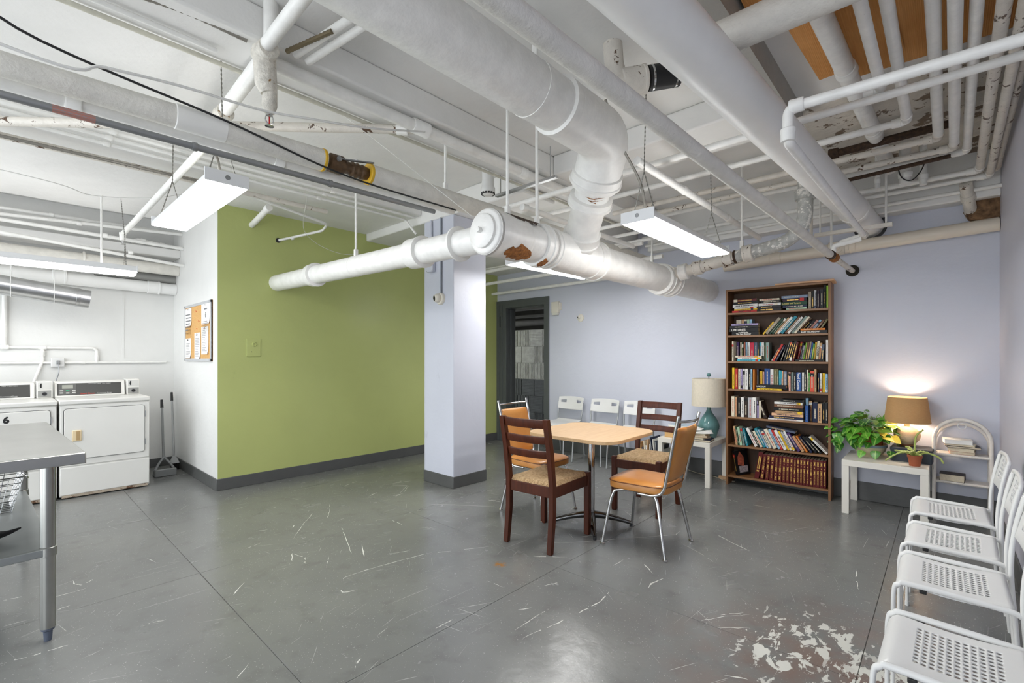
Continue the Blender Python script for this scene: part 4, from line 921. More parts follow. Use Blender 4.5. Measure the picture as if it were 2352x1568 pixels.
def make_stack_chair(label):
    t = thing('perforated_chair', label, 'chair', group='white perforated chairs along the right wall')
    WD, D0 = .19, .235           # half width, front
    def seat(u, v):              # u from rear (0) to front (1), v across
        x = (v * 2 - 1) * (WD - .006); s_ = u * .50
        if s_ < .41: y = -.205 + s_; z = .448 - .01 * math.sin(math.pi * min(1, s_ / .41))
        else:
            a = (s_ - .41) / .065; y = .205 + .05 * math.sin(min(a, 1.5)); z = .448 - .05 * (1 - math.cos(min(a, 1.5)))
        e = max(0, (abs(v * 2 - 1) - .88) / .12); z -= .012 * e * e
        return (x, y, z)
    L(perforated(seat, 20, 17, lambda i, j: 3 <= i <= 13 and 3 <= j <= 13, .34, .36), 'seat', CHW, t, smooth=50, solid=.003)
    def back(u, v):
        x = (v * 2 - 1) * (WD - .01); z = .60 + .17 * u
        return (x, -.245 - .055 * u - .012 * (1 - (v * 2 - 1) ** 2), z)
    L(perforated(back, 8, 14, lambda i, j: 2 <= i <= 6 and 2 <= j <= 11, .33, .33), 'backrest', CHW, t, smooth=50, solid=.003)
    for s in (-1, 1):
        x = s * WD
        L(MB().tube(smooth_pts([(x, .262, .002), (x, .26, .2), (x, .258, .40), (x, .235, .437), (x, .18, .446), (x, -.16, .438), (x, -.235, .425)]), .0105, 10), 'front_leg', CHW, t)
        L(MB().tube(smooth_pts([(x * 1.03, -.275, .002), (x * 1.03, -.25, .25), (x * 1.0, -.232, .47), (x * .99, -.25, .63), (x * .97, -.285, .76)]), .0125, 10), 'rear_leg', CHW, t)
        L(MB().tube([(x, .262, .0), (x, .262, .02)], .013, 10), 'foot', CHW, t)
        L(MB().box(x - .012, x + .012, .12, .15, .424, .438), 'bumper', BLACK, t, bevel=.003)
    L(MB().tube(smooth_pts([(-WD * .97, -.283, .75), (-WD * .9, -.292, .775), (0, -.303, .782), (WD * .9, -.292, .775), (WD * .97, -.283, .75)]), .011, 10), 'back_rim', CHW, t)
    L(MB().tube([(-WD, .262, .16), (WD, .262, .16)], .006, 8), 'stretcher', CHW, t)
    return t
p1_ = make_stack_chair('white perforated chair farthest along the right wall, beside the rattan shelf')
for i, (x, lab) in enumerate(((3.635, None), (3.055, 'white perforated chair, second from the rattan shelf'), (2.535, 'white perforated chair, third from the rattan shelf'), (1.87, 'white perforated chair closest to the camera at bottom right'))):
    Mk = Matrix.Translation((x, -.033, 0)) @ Matrix.Rotation(R((1, -1, .5, -1)[i]), 4, 'Z') @ Matrix.Diagonal((1, .70, 1, 1))
    if i == 0: p1_.matrix_world = Mk; WM[p1_.name] = Mk
    else: copy_tree(p1_, lab, Mk)

# low square white side tables
def make_side_table(label, x, y, rz=0):
    t = thing('side_table', label, 'table', (x, y, 0), rz, 'low white side tables')
    L(MB().box(-.275, .275, -.275, .275, .40, .45), 'tabletop', LACKW, t, bevel=.002)
    for a in (-1, 1):
        for b in (-1, 1): L(MB().box(a * .275 - (.05 if a > 0 else 0), a * .275 + (0 if a > 0 else .05), b * .275 - (.05 if b > 0 else 0), b * .275 + (0 if b > 0 else .05), 0, .40), 'leg', LACKW, t, bevel=.002)
    return t
lt = make_side_table('low white side table under the lit burlap lamp and plants', 5.075, .365)
lt2 = make_side_table('low white side table under the teal lamp, left of the bookshelf', 5.065, 2.0)

# teal ceramic lamp with drum shade
t = thing('table_lamp', 'unlit table lamp with ribbed teal ceramic base and cream drum shade', 'lamp', M=Matrix.Translation((5.165, 1.87, .45)) @ Matrix.Diagonal((1.13, 1.13, 1.18, 1)))
TEAL = mat('teal_glaze', (92, 132, 132), .15, var=.18, scale=7, bump=.05, bscale=10)
prof = [(.0, 0), (.062, 0), (.068, .01)]
for k in range(25):
    u = k / 24; r_ = .068 + .026 * math.sin(math.pi * min(1, u * 1.15)) - .052 * max(0, (u - .35) / .65) ** 1.4
    prof.append((max(.02, r_) + (.002 if k % 2 and u < .6 else 0), .012 + .245 * u))
prof += [(.019, .275), (.0, .275)]
L(MB().lathe(prof, 32), 'base', TEAL, t)
L(MB().tube([(0, 0, .27), (0, 0, .56)], .005, 8), 'stem', GREYM, t)
SHADE = mat('cream_linen', (214, 205, 186), .8, var=.05, scale=60, bump=.2, bscale=200)
L(MB().lathe([(.155, .285), (.148, .535), (.146, .535), (.153, .285)], 40, None, True).lathe([(.155, .285), (.153, .285)], 40, None, True), 'lamp_shade', SHADE, t)
L(MB().tube([(-.147, 0, .525), (.147, 0, .525)], .002, 6).tube([(0, -.147, .525), (0, .147, .525)], .002, 6), 'shade_spider', GREYM, t)
L(MB().lathe([(.0, .55), (.012, .552), (.02, .562), (.02, .573), (.012, .582), (.0, .584)], 18), 'finial', TEAL, t)

# lit burlap lamp
LX, LY = 5.20, .235
t = thing('table_lamp', 'lit table lamp with burlap shade and round stoneware base', 'lamp', (LX, LY, .5625))
STONE = mat('sandy_stoneware', (206, 182, 148), .6, var=.08, scale=20, bump=.3, bscale=60)
L(MB().lathe([(.0, 0), (.048, 0), (.052, .008), (.05, .018), (.062, .03), (.083, .06), (.09, .088), (.085, .115), (.064, .142), (.036, .158), (.019, .165), (.018, .22), (.0, .22)], 30), 'base', STONE, t)
L(MB().lathe([(.0495, .0), (.0535, .008), (.0515, .018)], 30, None, True), 'foot_ring', mat('brown_wood_foot', (120, 74, 40), .5), t)
n = NT('burlap'); v = n.coord()
wa = n.n('TexWave', wave_type='BANDS', bands_direction='Z'); n.put(wa.inputs['Vector'], v); wa.inputs['Scale'].default_value = 110; wa.inputs['Distortion'].default_value = 1.5
wb = n.noise(n.map(v, (60, 60, 500)), 1, 3)
n.set('Base Color', n.mix(n.math('MULTIPLY', wa.outputs[0], wb), rgb((160, 122, 78)), rgb((222, 190, 142)))); n.set('Roughness', .9)
tr = n.t.nodes.new('ShaderNodeBsdfTranslucent'); tr.inputs[0].default_value = rgb((206, 184, 150)); mx = n.t.nodes.new('ShaderNodeMixShader'); mx.inputs[0].default_value = .12
n.t.links.new(n.b.outputs[0], mx.inputs[1]); n.t.links.new(tr.outputs[0], mx.inputs[2]); n.t.links.new(mx.outputs[0], n.t.nodes['Material Output'].inputs[0]); BURLAP = n.m
L(MB().lathe([(.156, .197), (.131, .41), (.1295, .41), (.1545, .197)], 40, None, True).lathe([(.156, .197), (.1545, .197)], 40, None, True), 'lamp_shade', BURLAP, t)
n = NT('warm_bulb'); n.t.nodes.remove(n.b); em = n.t.nodes.new('ShaderNodeEmission'); em.inputs[0].default_value = (1, .84, .66, 1); em.inputs[1].default_value = BULB_POWER * 14
n.t.links.new(em.outputs[0], n.t.nodes['Material Output'].inputs[0])
L(MB().lathe([(.0, .245), (.012, .25), (.018, .27), (.03, .30), (.03, .32), (.018, .34), (.0, .345)], 18), 'bulb', n.m, t)

# white rattan shelf with arched top
RAT = mat('painted_rattan', (226, 220, 212), .5, var=.08, scale=18, bump=.5, bscale=70, chips=(190, 150, 120), chip_amt=.68, chip_scale=20)
t = thing('rattan_shelf', 'white painted rattan shelf with arched top standing in the corner', 'shelf', (5.17, -.1, 0), 0)
hw = .165
L(MB().tube([(0, hw, 0)] + [(0, hw, z) for z in (.2, .4, .63)] + [(0, hw * math.cos(R(a)), .648 + .165 * math.sin(R(a))) for a in range(0, 181, 12)] + [(0, -hw, z) for z in (.63, .4, .2, 0)], .0135, 10), 'front_frame', RAT, t)
L(MB().tube([(.16, hw, 0)] + [(.16, hw, z) for z in (.2, .4, .59)] + [(.16, hw * math.cos(R(a)), .60 + .165 * math.sin(R(a))) for a in range(0, 181, 12)] + [(.16, -hw, z) for z in (.59, .4, .2, 0)], .0135, 10), 'rear_frame', RAT, t)
for z in (.312, .532):
    b_ = L(MB().box(.0, .16, -hw, hw, z - .012, z), 'shelf_board', RAT, t, bevel=.003)
    for s in (-1, 1): L(MB().tube([(0, s * hw, z - .01), (.16, s * hw, z - .01)], .009, 8), 'shelf_rail', RAT, t)
    L(MB().tube([(0, -hw, z - .008), (0, hw, z - .008)], .011, 8), 'shelf_rail', RAT, t)
L(MB().tube([(-.005, .024 * math.cos(R(a)), .762 + .024 * math.sin(R(a))) for a in range(0, 360, 20)], .0028, 6, closed=True), 'ring', WPLAS, t)
for s in (-1, 1):
    for x in (0, .16): L(MB().tube([(x, s * hw, 0), (x, s * hw, .03)], .016, 10), 'foot', RAT, t)

# ------------------------------------------------------------------ laundry corner
INK = flat('black_ink', (22, 22, 24), .6)
def rot_y_face(x, y, z):      # text in the XZ plane facing -Y
    return Matrix.Translation((x, y, z)) @ Matrix.Rotation(R(90), 4, 'X')
def make_dryer(label, x0, full=True):
    x1 = x0 + .672; yf, yb = 5.957, 6.66
    t = thing('clothes_dryer', label, 'dryer', ((x0 + x1) / 2, 6.3, 0), 0, 'coin-operated dryers')
    MB().box(x0 + .004, x1 - .004, yf + .01, yb, .022, .872).build('cabinet', APPL, t, bevel=.006)
    MB().box(x0 + .008, x1 - .008, yf - .002, yf + .02, .30, .862).build('front_panel', APPL, t, bevel=.006)
    MB().box(x0 + .006, x1 - .006, yf - .004, yf + .02, .035, .291).build('kick_panel', APPL, t, bevel=.008)
    MB().box(x0 + .02, x1 - .02, yf + .0, yf + .016, .012, .036).build('toe_strip', mat('rusty_enamel', (178, 164, 146), .6, var=.2, scale=14, chips=(96, 66, 44), chip_amt=.58, chip_scale=18), t)
    MB().box(x0, x1, yf - .012, yb + .02, .872, .912).build('top', APPL, t, bevel=.009)
    d = MB().prism([(x0 + .035 + (.02 if a else 0), .36 + (.02 if b else 0)) for a, b in ()] or
                   [(x0 + .035 + .02 * (1 - math.sin(R(a))) if i < 2 else 0, 0) for i, a in enumerate(())] or
                   [(cx + .022 * math.cos(R(a0 + 15 * k)), cz + .022 * math.sin(R(a0 + 15 * k))) for cx, cz, a0 in ((x1 - .07, .808, 0), (x0 + .057, .808, 90), (x0 + .057, .385, 180), (x1 - .07, .385, 270)) for k in range(7)],
                   -.012, .012, Matrix(((1, 0, 0, 0), (0, 0, 1, yf - .006), (0, 1, 0, 0), (0, 0, 0, 1)))).build('door', APPL, t, bevel=.003)
    MB().prism([(cx + .026 * math.cos(R(a0 + 15 * k)), cz + .026 * math.sin(R(a0 + 15 * k))) for cx, cz, a0 in ((x1 - .07, .808, 0), (x0 + .057, .808, 90), (x0 + .057, .385, 180), (x1 - .07, .385, 270)) for k in range(7)],
               -.001, .004, Matrix(((1, 0, 0, 0), (0, 0, 1, yf - .004), (0, 1, 0, 0), (0, 0, 0, 1)))).build('door_gap', DARK, t)
    for z in (.46, .74): MB().tube([(x1 - .042, yf - .012, z - .03), (x1 - .042, yf - .012, z + .03)], .004, 8).build('hinge', GREYM, t)
    CREAM = mat('cream_handle', (226, 206, 168), .4, var=.03)
    if full:
        hx = x0 + .12
        h_ = MB().box(hx - .033, hx + .033, yf - .03, yf - .018, .53, .632).build('door_handle', CREAM, d, bevel=.006)
        MB().box(hx - .005, hx + .022, yf - .0315, yf - .029, .54, .622).build('grip_recess', mat('cream_shadowed_recess', (176, 148, 104), .5), h_ if False else d)
    # console
    cy0, cy1 = 6.47, 6.64
    prof = [(cy0 - .02, .912), (cy0 + .02, 1.06), (cy0 + .05, 1.068), (cy1, 1.068), (cy1, .912)]
    Mx = Matrix(((0, 0, 1, 0), (1, 0, 0, 0), (0, 1, 0, 0), (0, 0, 0, 1)))
    MB().prism(prof, x0 + .0, x1 - .13, Mx).build('console', APPL, t, bevel=.006)
    Mf = Matrix.Translation((0, cy0 - .0215, .912)) @ Matrix.Rotation(-math.atan2(.04, .148), 4, 'X')
    pan = MB().box(x0 + .02, x1 - .16, -.002, .004, .018, .138, Mf).build('control_panel', flat('charcoal_panel', (64, 64, 62), .35), t)
    if full:
        MB().box(x0 + .03, x0 + .16, -.004, .0, .022, .132, Mf).build('keypad', flat('grey_keypad', (92, 92, 90), .4), pan, bevel=.002)
        MB().box(x0 + .055, x0 + .135, -.0055, -.003, .085, .122, Mf).build('display', flat('lcd_grey', (150, 152, 142), .2), pan)
        for bx, bz, cg in ((.05, .063, 0), (.05, .042, 0), (.095, .063, 1), (.095, .04, 0), (.14, .063, 0), (.14, .042, 0)):
            MB().box(x0 + bx - .013, x0 + bx + .013, -.006, -.003, bz - .006, bz + .006, Mf).build('button', flat('green_button', (60, 150, 110), .4) if cg else flat('pale_button', (190, 190, 186), .4), pan, bevel=.001)
        RT = Matrix.Rotation(R(90), 4, 'X')
        lm = lambda x, z: WM[t.name].inverted() @ Mf @ Matrix.Translation((x, -.004, z)) @ RT
        text_obj('Speed Queen', 'lettering', .021, flat('red_lettering', (206, 66, 46), .5), t, lm(x0 + .245, .028))
        text_obj('Commercial Dryer', 'lettering', .015, flat('white_lettering', (206, 206, 202), .5), t, lm(x0 + .375, .028))
        text_obj('PERMANENT  PRESS  +  ALL  FABRIC', 'lettering', .011, CACHE['white_lettering'], t, lm(x0 + .34, .128))
    else:
        RT = Matrix.Rotation(R(90), 4, 'X')
        lm = lambda x, z: WM[t.name].inverted() @ Mf @ Matrix.Translation((x, -.004, z)) @ RT
        text_obj('Commercial Dryer', 'lettering', .015, CACHE.get('white_lettering') or flat('white_lettering', (206, 206, 202), .5), t, lm(x0 + .375, .028))
        text_obj('PRESS  +  ALL  FABRIC', 'lettering', .011, CACHE['white_lettering'], t, lm(x0 + .38, .128))
        text_obj('6', 'number_sticker', .075, INK, t, WM[t.name].inverted() @ rot_y_face(x0 + .352, yf - .0185, .765), bold=.004)
    # coin meter
    m0 = x1 - .118
    cb = MB().box(m0, m0 + .112, cy0 - .03, cy1, .912, 1.075).build('coin_meter', APPL, t, bevel=.006)
    MB().box(m0 + .01, m0 + .102, cy0 - .033, cy0 - .029, .998, 1.065).build('coin_plate', flat('pale_plate', (206, 206, 202), .4), cb)
    MB().box(m0 + .026, m0 + .036, cy0 - .036, cy0 - .032, 1.012, 1.055).box(m0 + .02, m0 + .034, cy0 - .036, cy0 - .032, 1.03, 1.036).build('coin_slot', DARK, cb)
    MB().box(m0 + .01, m0 + .102, cy0 - .033, cy0 - .029, .92, .985).build('coin_box_door', mat('grey_lock_plate', (168, 168, 164), .35, .5), cb)
    MB().lathe([(.016, 0), (.016, .006), (.012, .006), (.012, .003), (.005, .003), (.005, .007), (.0, .007)], 18, Matrix.Translation((m0 + .056, cy0 - .033, .952)) @ Matrix.Rotation(R(90), 4, 'X')).build('lock', DARK, cb)
    MB().lathe([(.021, .0), (.021, .003), (.0165, .003), (.0165, .0)], 18, Matrix.Translation((m0 + .056, cy0 - .033, .952)) @ Matrix.Rotation(R(90), 4, 'X')).build('lock_ring', GREYM, cb)
    return t
make_dryer('white coin-operated dryer with cream door handle, right one beside the dustpan', .362)
make_dryer('white coin-operated dryer marked 6 behind the steel table', -.318, False)

# dustpan and broom in the corner
GPL = mat('grey_plastic', (132, 134, 134), .45)
t = thing('lobby_dustpan', 'grey long-handled upright dustpan with black grip', 'dustpan', (1.235, 6.36, 0))
MB().tube([(1.235, 6.42, .16), (1.235, 6.5, .76)], .012, 10).build('handle', GPL, t)
MB().tube([(1.235, 6.5, .74), (1.235, 6.515, .83)], [.016, .013], 10).build('grip', BLACK, t)
for s in (-1, 1): MB().tube(smooth_pts([(1.235, 6.41, .2), (1.235 + s * .05, 6.39, .13), (1.235 + s * .085, 6.37, .07)]), .012, 8).build('yoke_arm', GPL, t)
MB().add([(1.135, 6.3, 0), (1.335, 6.3, 0), (1.335, 6.44, 0), (1.135, 6.44, 0), (1.14, 6.285, .085), (1.33, 6.285, .085), (1.325, 6.44, .06), (1.145, 6.44, .06)], [(0, 3, 2, 1), (0, 1, 5, 4), (1, 2, 6, 5), (2, 3, 7, 6), (3, 0, 4, 7), (4, 5, 6, 7)]).build('pan', GPL, t, bevel=.01)
t = thing('push_broom', 'broom with grey handle and black grip leaning in the corner', 'broom', (1.38, 6.7, 0))
MB().tube([(1.375, 6.62, .14), (1.388, 6.8, .84)], .011, 10).build('handle', mat('pale_grey_plastic', (170, 172, 172), .4), t)
MB().tube([(1.387, 6.79, .79), (1.389, 6.81, .89)], [.014, .012], 10).build('grip', BLACK, t)
MB().add([(1.33, 6.58, .075), (1.425, 6.58, .075), (1.425, 6.66, .075), (1.33, 6.66, .075), (1.362, 6.61, .16), (1.392, 6.61, .16), (1.392, 6.645, .16), (1.362, 6.645, .16)], [(0, 3, 2, 1), (0, 1, 5, 4), (1, 2, 6, 5), (2, 3, 7, 6), (3, 0, 4, 7), (4, 5, 6, 7)]).build('brush_block', CACHE['pale_grey_plastic'], t, bevel=.008)
mb = MB(); rnd = random.Random(4)
for k in range(70):
    x, y = rnd.uniform(1.335, 1.42), rnd.uniform(6.585, 6.655); mb.tube([(x, y, .08), (x + rnd.uniform(-.008, .008), y + rnd.uniform(-.02, .005), .0)], .0016, 3, False)
tag(mb.build('bristles', BLACK, t), kind='stuff')

# pinboard with notices on the return wall
CORK = mat('cork', (212, 166, 104), .9, var=.15, scale=90, bump=.4, bscale=140)
ALU = mat('aluminium_frame', (190, 192, 194), .4, .15)
t = thing('cork_board', 'aluminium framed cork pinboard on the white return wall', 'pinboard', (XR, 5.88, 1.575))
y0, y1, z0, z1 = 5.388, 6.37, 1.268, 1.886
MB().box(XR - .014, XR, y0, y1, z0, z1).build('cork_panel', CORK, t)
for b in ((y0, y1, z0, z0 + .028), (y0, y1, z1 - .028, z1), (y0, y0 + .03, z0, z1), (y1 - .03, y1, z0, z1)):
    MB().box(XR - .02, XR, b[0], b[1], b[2], b[3]).build('frame_bar', ALU, t, bevel=.002)
def notice(label, ya, yb, za, zb, kind, seed):
    """sheet pinned on the board; y grows to the left in the picture"""
    t = thing('notice_sheet', label, 'paper', (XR - .016, (ya + yb) / 2, (za + zb) / 2), 0, 'notices on the pinboard')
    rnd = random.Random(seed); w = yb - ya; h_ = zb - za
    def fn(u, v): return (XR - .0165 - .02 * max(0, (.35 - v)) ** 2 * u * 4, yb - w * u, za + h_ * v)
    MB().grid(fn, 6, 8).build('sheet', PAPER, t)
    def line(a0, a1, z, th, m=INK, nm='printed_line'):
        v = (z - za) / h_
        def pt(y, zz):
            u = (yb - y) / w; vv = (zz - za) / h_; q = fn(u, vv); return (q[0] - .0008, q[1], q[2])
        MB().add([pt(a0, z), pt(a1, z), pt(a1, z + th), pt(a0, z + th)], [(0, 1, 2, 3)]).build(nm, m, t)
    GI = flat('grey_ink', (120, 120, 122), .7)
    if kind == 'big':
        for k in range(7): i0 = rnd.uniform(.05, .15) * w; line(yb - i0, ya + rnd.uniform(.05, .2) * w, zb - .075 - k * .034, .012, GI)
    elif kind == 'sign':
        line(yb - .3 * w, ya + .3 * w, zb - .06, .014, GI)
        MB().tube([(XR - .0185, (ya + yb) / 2 - .012 * math.cos(R(a)), zb - .10 - .012 * math.sin(R(a))) for a in range(-90, 120, 20)] + [(XR - .0185, (ya + yb) / 2, zb - .125), (XR - .0185, (ya + yb) / 2, zb - .14)], .002, 5).build('printed_symbol', INK, t)
        for k in range(6): line(yb - rnd.uniform(.08, .2) * w, ya + rnd.uniform(.08, .25) * w, zb - .185 - k * .019, .006, GI)
    else:
        line(yb - .25 * w, yb - .55 * w, zb - .028, .01, INK if kind == 'a' else flat('red_ink', (200, 70, 60), .6))
        for k in range(int(h_ / .018) - 3): line(yb - .15 * w, ya + rnd.uniform(.1, .45) * w, zb - .06 - k * .0175, .004, GI)
    MB().lathe([(.0, .006), (.005, .006), (.005, 0), (.0, 0)], 8, Matrix.Translation((XR - .018, (ya + yb) / 2, zb - .012)) @ Matrix.Rotation(R(-90), 4, 'Y')).build('push_pin', GREYM, t)
notice('white notice with large lines, top left of the pinboard', 6.10, 6.345, 1.655, 1.85, 'big', 1)
notice('white notice with a question-mark-like symbol, top right of the pinboard', 5.43, 5.72, 1.65, 1.858, 'sign', 2)
notice('narrow curling notice, bottom left of the pinboard', 6.12, 6.34, 1.30, 1.52, 'a', 3)
notice('narrow white notice, bottom middle of the pinboard', 5.76, 5.98, 1.29, 1.57, 'a', 4)
notice('long narrow white notice with red heading, right side of the pinboard', 5.48, 5.72, 1.34, 1.625, 'r', 5)
for i, (y, z) in enumerate(((5.9, 1.80), (5.80, 1.69), (5.87, 1.61))):
    tag(MB().tube([(XR - .014, y, z), (XR - .021, y + .02, z + .004)], .004, 8).build('push_pin', flat('orange_pin', (206, 100, 50), .5)), ['orange push pin at the top of the bare cork', 'orange push pin in the middle of the bare cork', 'orange push pin above the middle notice'][i], 'push pin', 'loose push pins')

# painted access plate on the green wall
t = thing('access_plate', 'green painted blank plate with round knob on the green wall', 'wall plate', (1.77, YG, 1.41))
MB().box(1.702, 1.835, YG - .012, YG, 1.316, 1.50).build('plate', GREEN, t, bevel=.002)
MB().lathe([(.0, .004), (.011, .004), (.012, .012), (.02, .012), (.024, .004), (.024, 0)], 20, Matrix.Translation((1.772, YG - .012, 1.442)) @ Matrix.Rotation(R(90), 4, 'X')).build('knob', GREEN, t)
MB().box(1.785, 1.822, YG - .014, YG - .01, 1.355, 1.365).build('slot', GREEN, t); MB().box(1.742, 1.752, YG - .014, YG - .01, 1.362, 1.368).build('keyhole', DARK, t)

# stainless work table with undershelf
t = thing('steel_work_table', 'stainless steel work table with undershelf at the left edge', 'table', (-.13, 3.77, 0), R(2))
TT = .862
L(MB().box(-.38, .375, -.8, .8, TT - .008, TT), 'tabletop', STEEL, t, bevel=.006, bseg=3)
SKD = STEEL
L(MB().box(-.38, .375, -.803, -.797, TT - .052, TT - .002), 'front_skirt', SKD, t, bevel=.003)
L(MB().box(-.38, .375, .797, .803, TT - .052, TT - .002), 'rear_skirt', SKD, t, bevel=.003)
L(MB().box(.372, .378, -.8, .8, TT - .052, TT - .002), 'side_skirt', SKD, t, bevel=.003)
L(MB().box(-.34, .27, -.73, .73, .412, .43), 'undershelf', mat('galvanised_shelf', (168, 172, 172), .38, .85, var=.06), t, bevel=.003)
L(MB().box(-.34, .27, -.745, -.73, .395, .43), 'shelf_edge', CACHE['galvanised_shelf'], t, bevel=.003)
for x in (-.32, .255):
    for y in (-.72, .72):
        lg = L(MB().tube([(x, y, .06), (x, y, TT - .008)], .027, 20), 'leg', STEEL, t)
        L(MB().lathe([(.0, .0), (.014, 0), (.017, .045), (.024, .05), (.024, .062), (.0, .062)], 16, Matrix.Translation((x, y, 0))), 'bullet_foot', mat('blue_grey_foot', (84, 92, 108), .5), lg)
        L(MB().lathe([(.027, .39), (.031, .392), (.031, .432), (.027, .434)], 20, Matrix.Translation((x, y, 0)), True), 'shelf_clamp', STEEL, lg)
# wire basket on the undershelf
t = thing('wire_basket', 'chrome wire basket standing on the steel undershelf', 'basket', (-.14, 4.02, .43), R(2))
mb = MB(); bw, bd, bh = .2, .15, .2
def ringpts(k, z): return [(-bw * k, -bd * k, z), (bw * k, -bd * k, z), (bw * k, bd * k, z), (-bw * k, bd * k, z)]
L(MB().tube(ringpts(1.12, bh), .004, 6, closed=True), 'rim', CHROME, t)
for i in range(1, 6):
    z = bh * i / 6; L(MB().tube(ringpts(.9 + .22 * i / 6, z), .0022, 5, closed=True), 'hoop_wire', CHROME, t)
for i in range(9):
    u = -1 + 2 * i / 8
    L(MB().tube([(u * bw * 1.12, -bd * 1.12, bh), (u * bw * .9, -bd * .9, .003), (u * bw * .9, bd * .9, .003), (u * bw * 1.12, bd * 1.12, bh)], .0022, 5), 'cross_wire', CHROME, t)
for i in range(7):
    u = -1 + 2 * i / 6
    L(MB().tube([(-bw * 1.12, u * bd * 1.12, bh), (-bw * .9, u * bd * .9, .005), (bw * .9, u * bd * .9, .005), (bw * 1.12, u * bd * 1.12, bh)], .0022, 5), 'cross_wire', CHROME, t)
L(MB().tube(smooth_pts([(bw * 1.12, -.05, bh), (bw * 1.25, -.04, bh - .03), (bw * 1.25, .04, bh - .03), (bw * 1.12, .05, bh)]), .004, 6), 'handle', CHROME, t)
# black sock-like cloth
t = thing('black_sock', 'crumpled black sock lying on the steel undershelf', 'sock', (-.02, 3.35, .43))
rnd = random.Random(2)
def sock(u, v):
    a = 2 * math.pi * v; w = (.032 + .016 * math.sin(u * 5)) * (1 - .75 * abs(u * 2 - 1) ** 5) * (1 + .18 * math.sin(9 * u + 3 * a))
    cx = -.17 + .26 * u; cy = .02 * math.sin(u * 6)
    return (-.02 + cx, 3.35 + cy + w * math.cos(a) * 1.1, .43 + .022 + .02 * u ** 3 + w * .62 * math.sin(a))
MB().grid(sock, 26, 16).build('fabric', mat('black_knit', (20, 20, 21), .9, var=.3, scale=60, bump=.5, bscale=200), t, smooth=80)

# ------------------------------------------------------------------ column and back wall devices
t = thing('junction_box', 'small pale blue painted junction box high on the column', 'junction box', (3.05, 3.926, 2.25))
MB().box(3.005, 3.05, 3.875, 3.975, 2.19, 2.31).build('box', BLUEW, t, bevel=.008)
MB().tube([(3.03, 3.93, 2.31), (3.03, 3.93, 2.73)], .012, 10).build('conduit', BLUEW, t)
for a in (-1, 1):
    for b in (-1, 1): MB().tube([(3.0035, 3.925 + a * .04, 2.25 + b * .05), (3.008, 3.925 + a * .04, 2.25 + b * .05)], .004, 8).build('screw', GREYM, t)
t = thing('dome_camera', 'white dome security camera on the column below a grey conduit', 'security camera', (3.05, 3.785, 1.905))
IV = mat('ivory_plastic', (224, 219, 206), .4, var=.02)
MB().lathe([(.0, .03), (.055, .03), (.062, .02), (.062, .0)], 28, axis_matrix((3.05, 3.785, 1.905), (-1, 0, 0))).build('base', IV, t)
cd = Vector((-.8, -.55, -.22)).normalized(); cc = Vector((3.01, 3.795, 1.91))
bl = MB().lathe([(.0, -.045), (.03, -.034), (.044, -.012), (.045, .01), (.036, .032), (.03, .038), (.0, .038)], 28, axis_matrix(cc, (-.85, .25, -.1))).build('ball', IV, t)
Mb = axis_matrix(cc, (-.85, .25, -.1))
MB().lathe([(.0, .04), (.012, .04), (.027, .0385), (.029, .036)], 24, Mb).build('lens_face', DARK, bl)
MB().lathe([(.0, .045), (.009, .044), (.011, .039)], 20, Mb).build('lens', mat('lens_glass', (10, 10, 14), .05), bl)
MB().tube([(3.035, 3.775, 1.965), (3.035, 3.775, 2.2), (3.035, 3.775, 2.73)], .011, 10).build('conduit', mat('grey_blue_conduit', (150, 156, 166), .4), t)
t = thing('alarm_sounder', 'cream alarm sounder box on the blue wall right of the doorway', 'alarm box', (XB, 4.055, 2.0))
MB().box(XB - .05, XB, 4.0, 4.125, 1.935, 2.095).build('housing', IV, t, bevel=.006)
MB().box(XB - .055, XB, 4.02, 4.11, 1.905, 1.94).build('strobe', mat('clear_plastic', (216, 214, 204), .15), t, bevel=.004)
MB().box(XB - .035, XB, 3.975, 4.0, 1.975, 2.08).build('backbox', IV, t, bevel=.003)
t = thing('round_sensor', 'small round white sensor camera on the blue wall', 'sensor', (XB, 3.654, 1.844))
MB().lathe([(.0, .018), (.03, .017), (.05, .008), (.052, 0)], 26, axis_matrix((XB, 3.654, 1.844), (-1, 0, 0))).build('base', IV, t)
ey = MB().lathe([(.0, .03), (.014, .027), (.024, .012), (.025, 0)], 20, axis_matrix((XB - .012, 3.667, 1.852), (-.9, .4, 0))).build('eye', IV, t)
MB().lathe([(.0, .033), (.008, .032), (.01, .028)], 14, axis_matrix((XB - .012, 3.667, 1.852), (-.9, .4, 0))).build('lens', DARK, ey)
# cable and board scrap on the floor by the left side table
tag(MB().tube(smooth_pts([(5.33, 2.2, .03), (5.3, 2.05, .012), (5.28, 1.85, .006), (5.2, 1.72, .006), (5.22, 1.62, .006)]), .003, 6).build('floor_cable', mat('cream_cord', (200, 190, 166), .6)), 'thin cream cable lying along the wall base under the left side table', 'cable')
tag(MB().box(-.055, .055, -.018, .018, 0, .03, Matrix.Translation((5.27, 1.745, 0)) @ Matrix.Rotation(R(84), 4, 'Z')).build('wood_offcut', wood('pale_offcut', (176, 140, 104), (200, 166, 130), .7, 'x'), bevel=.002), 'small pale wood block on the floor beside the bookshelf', 'wood block')

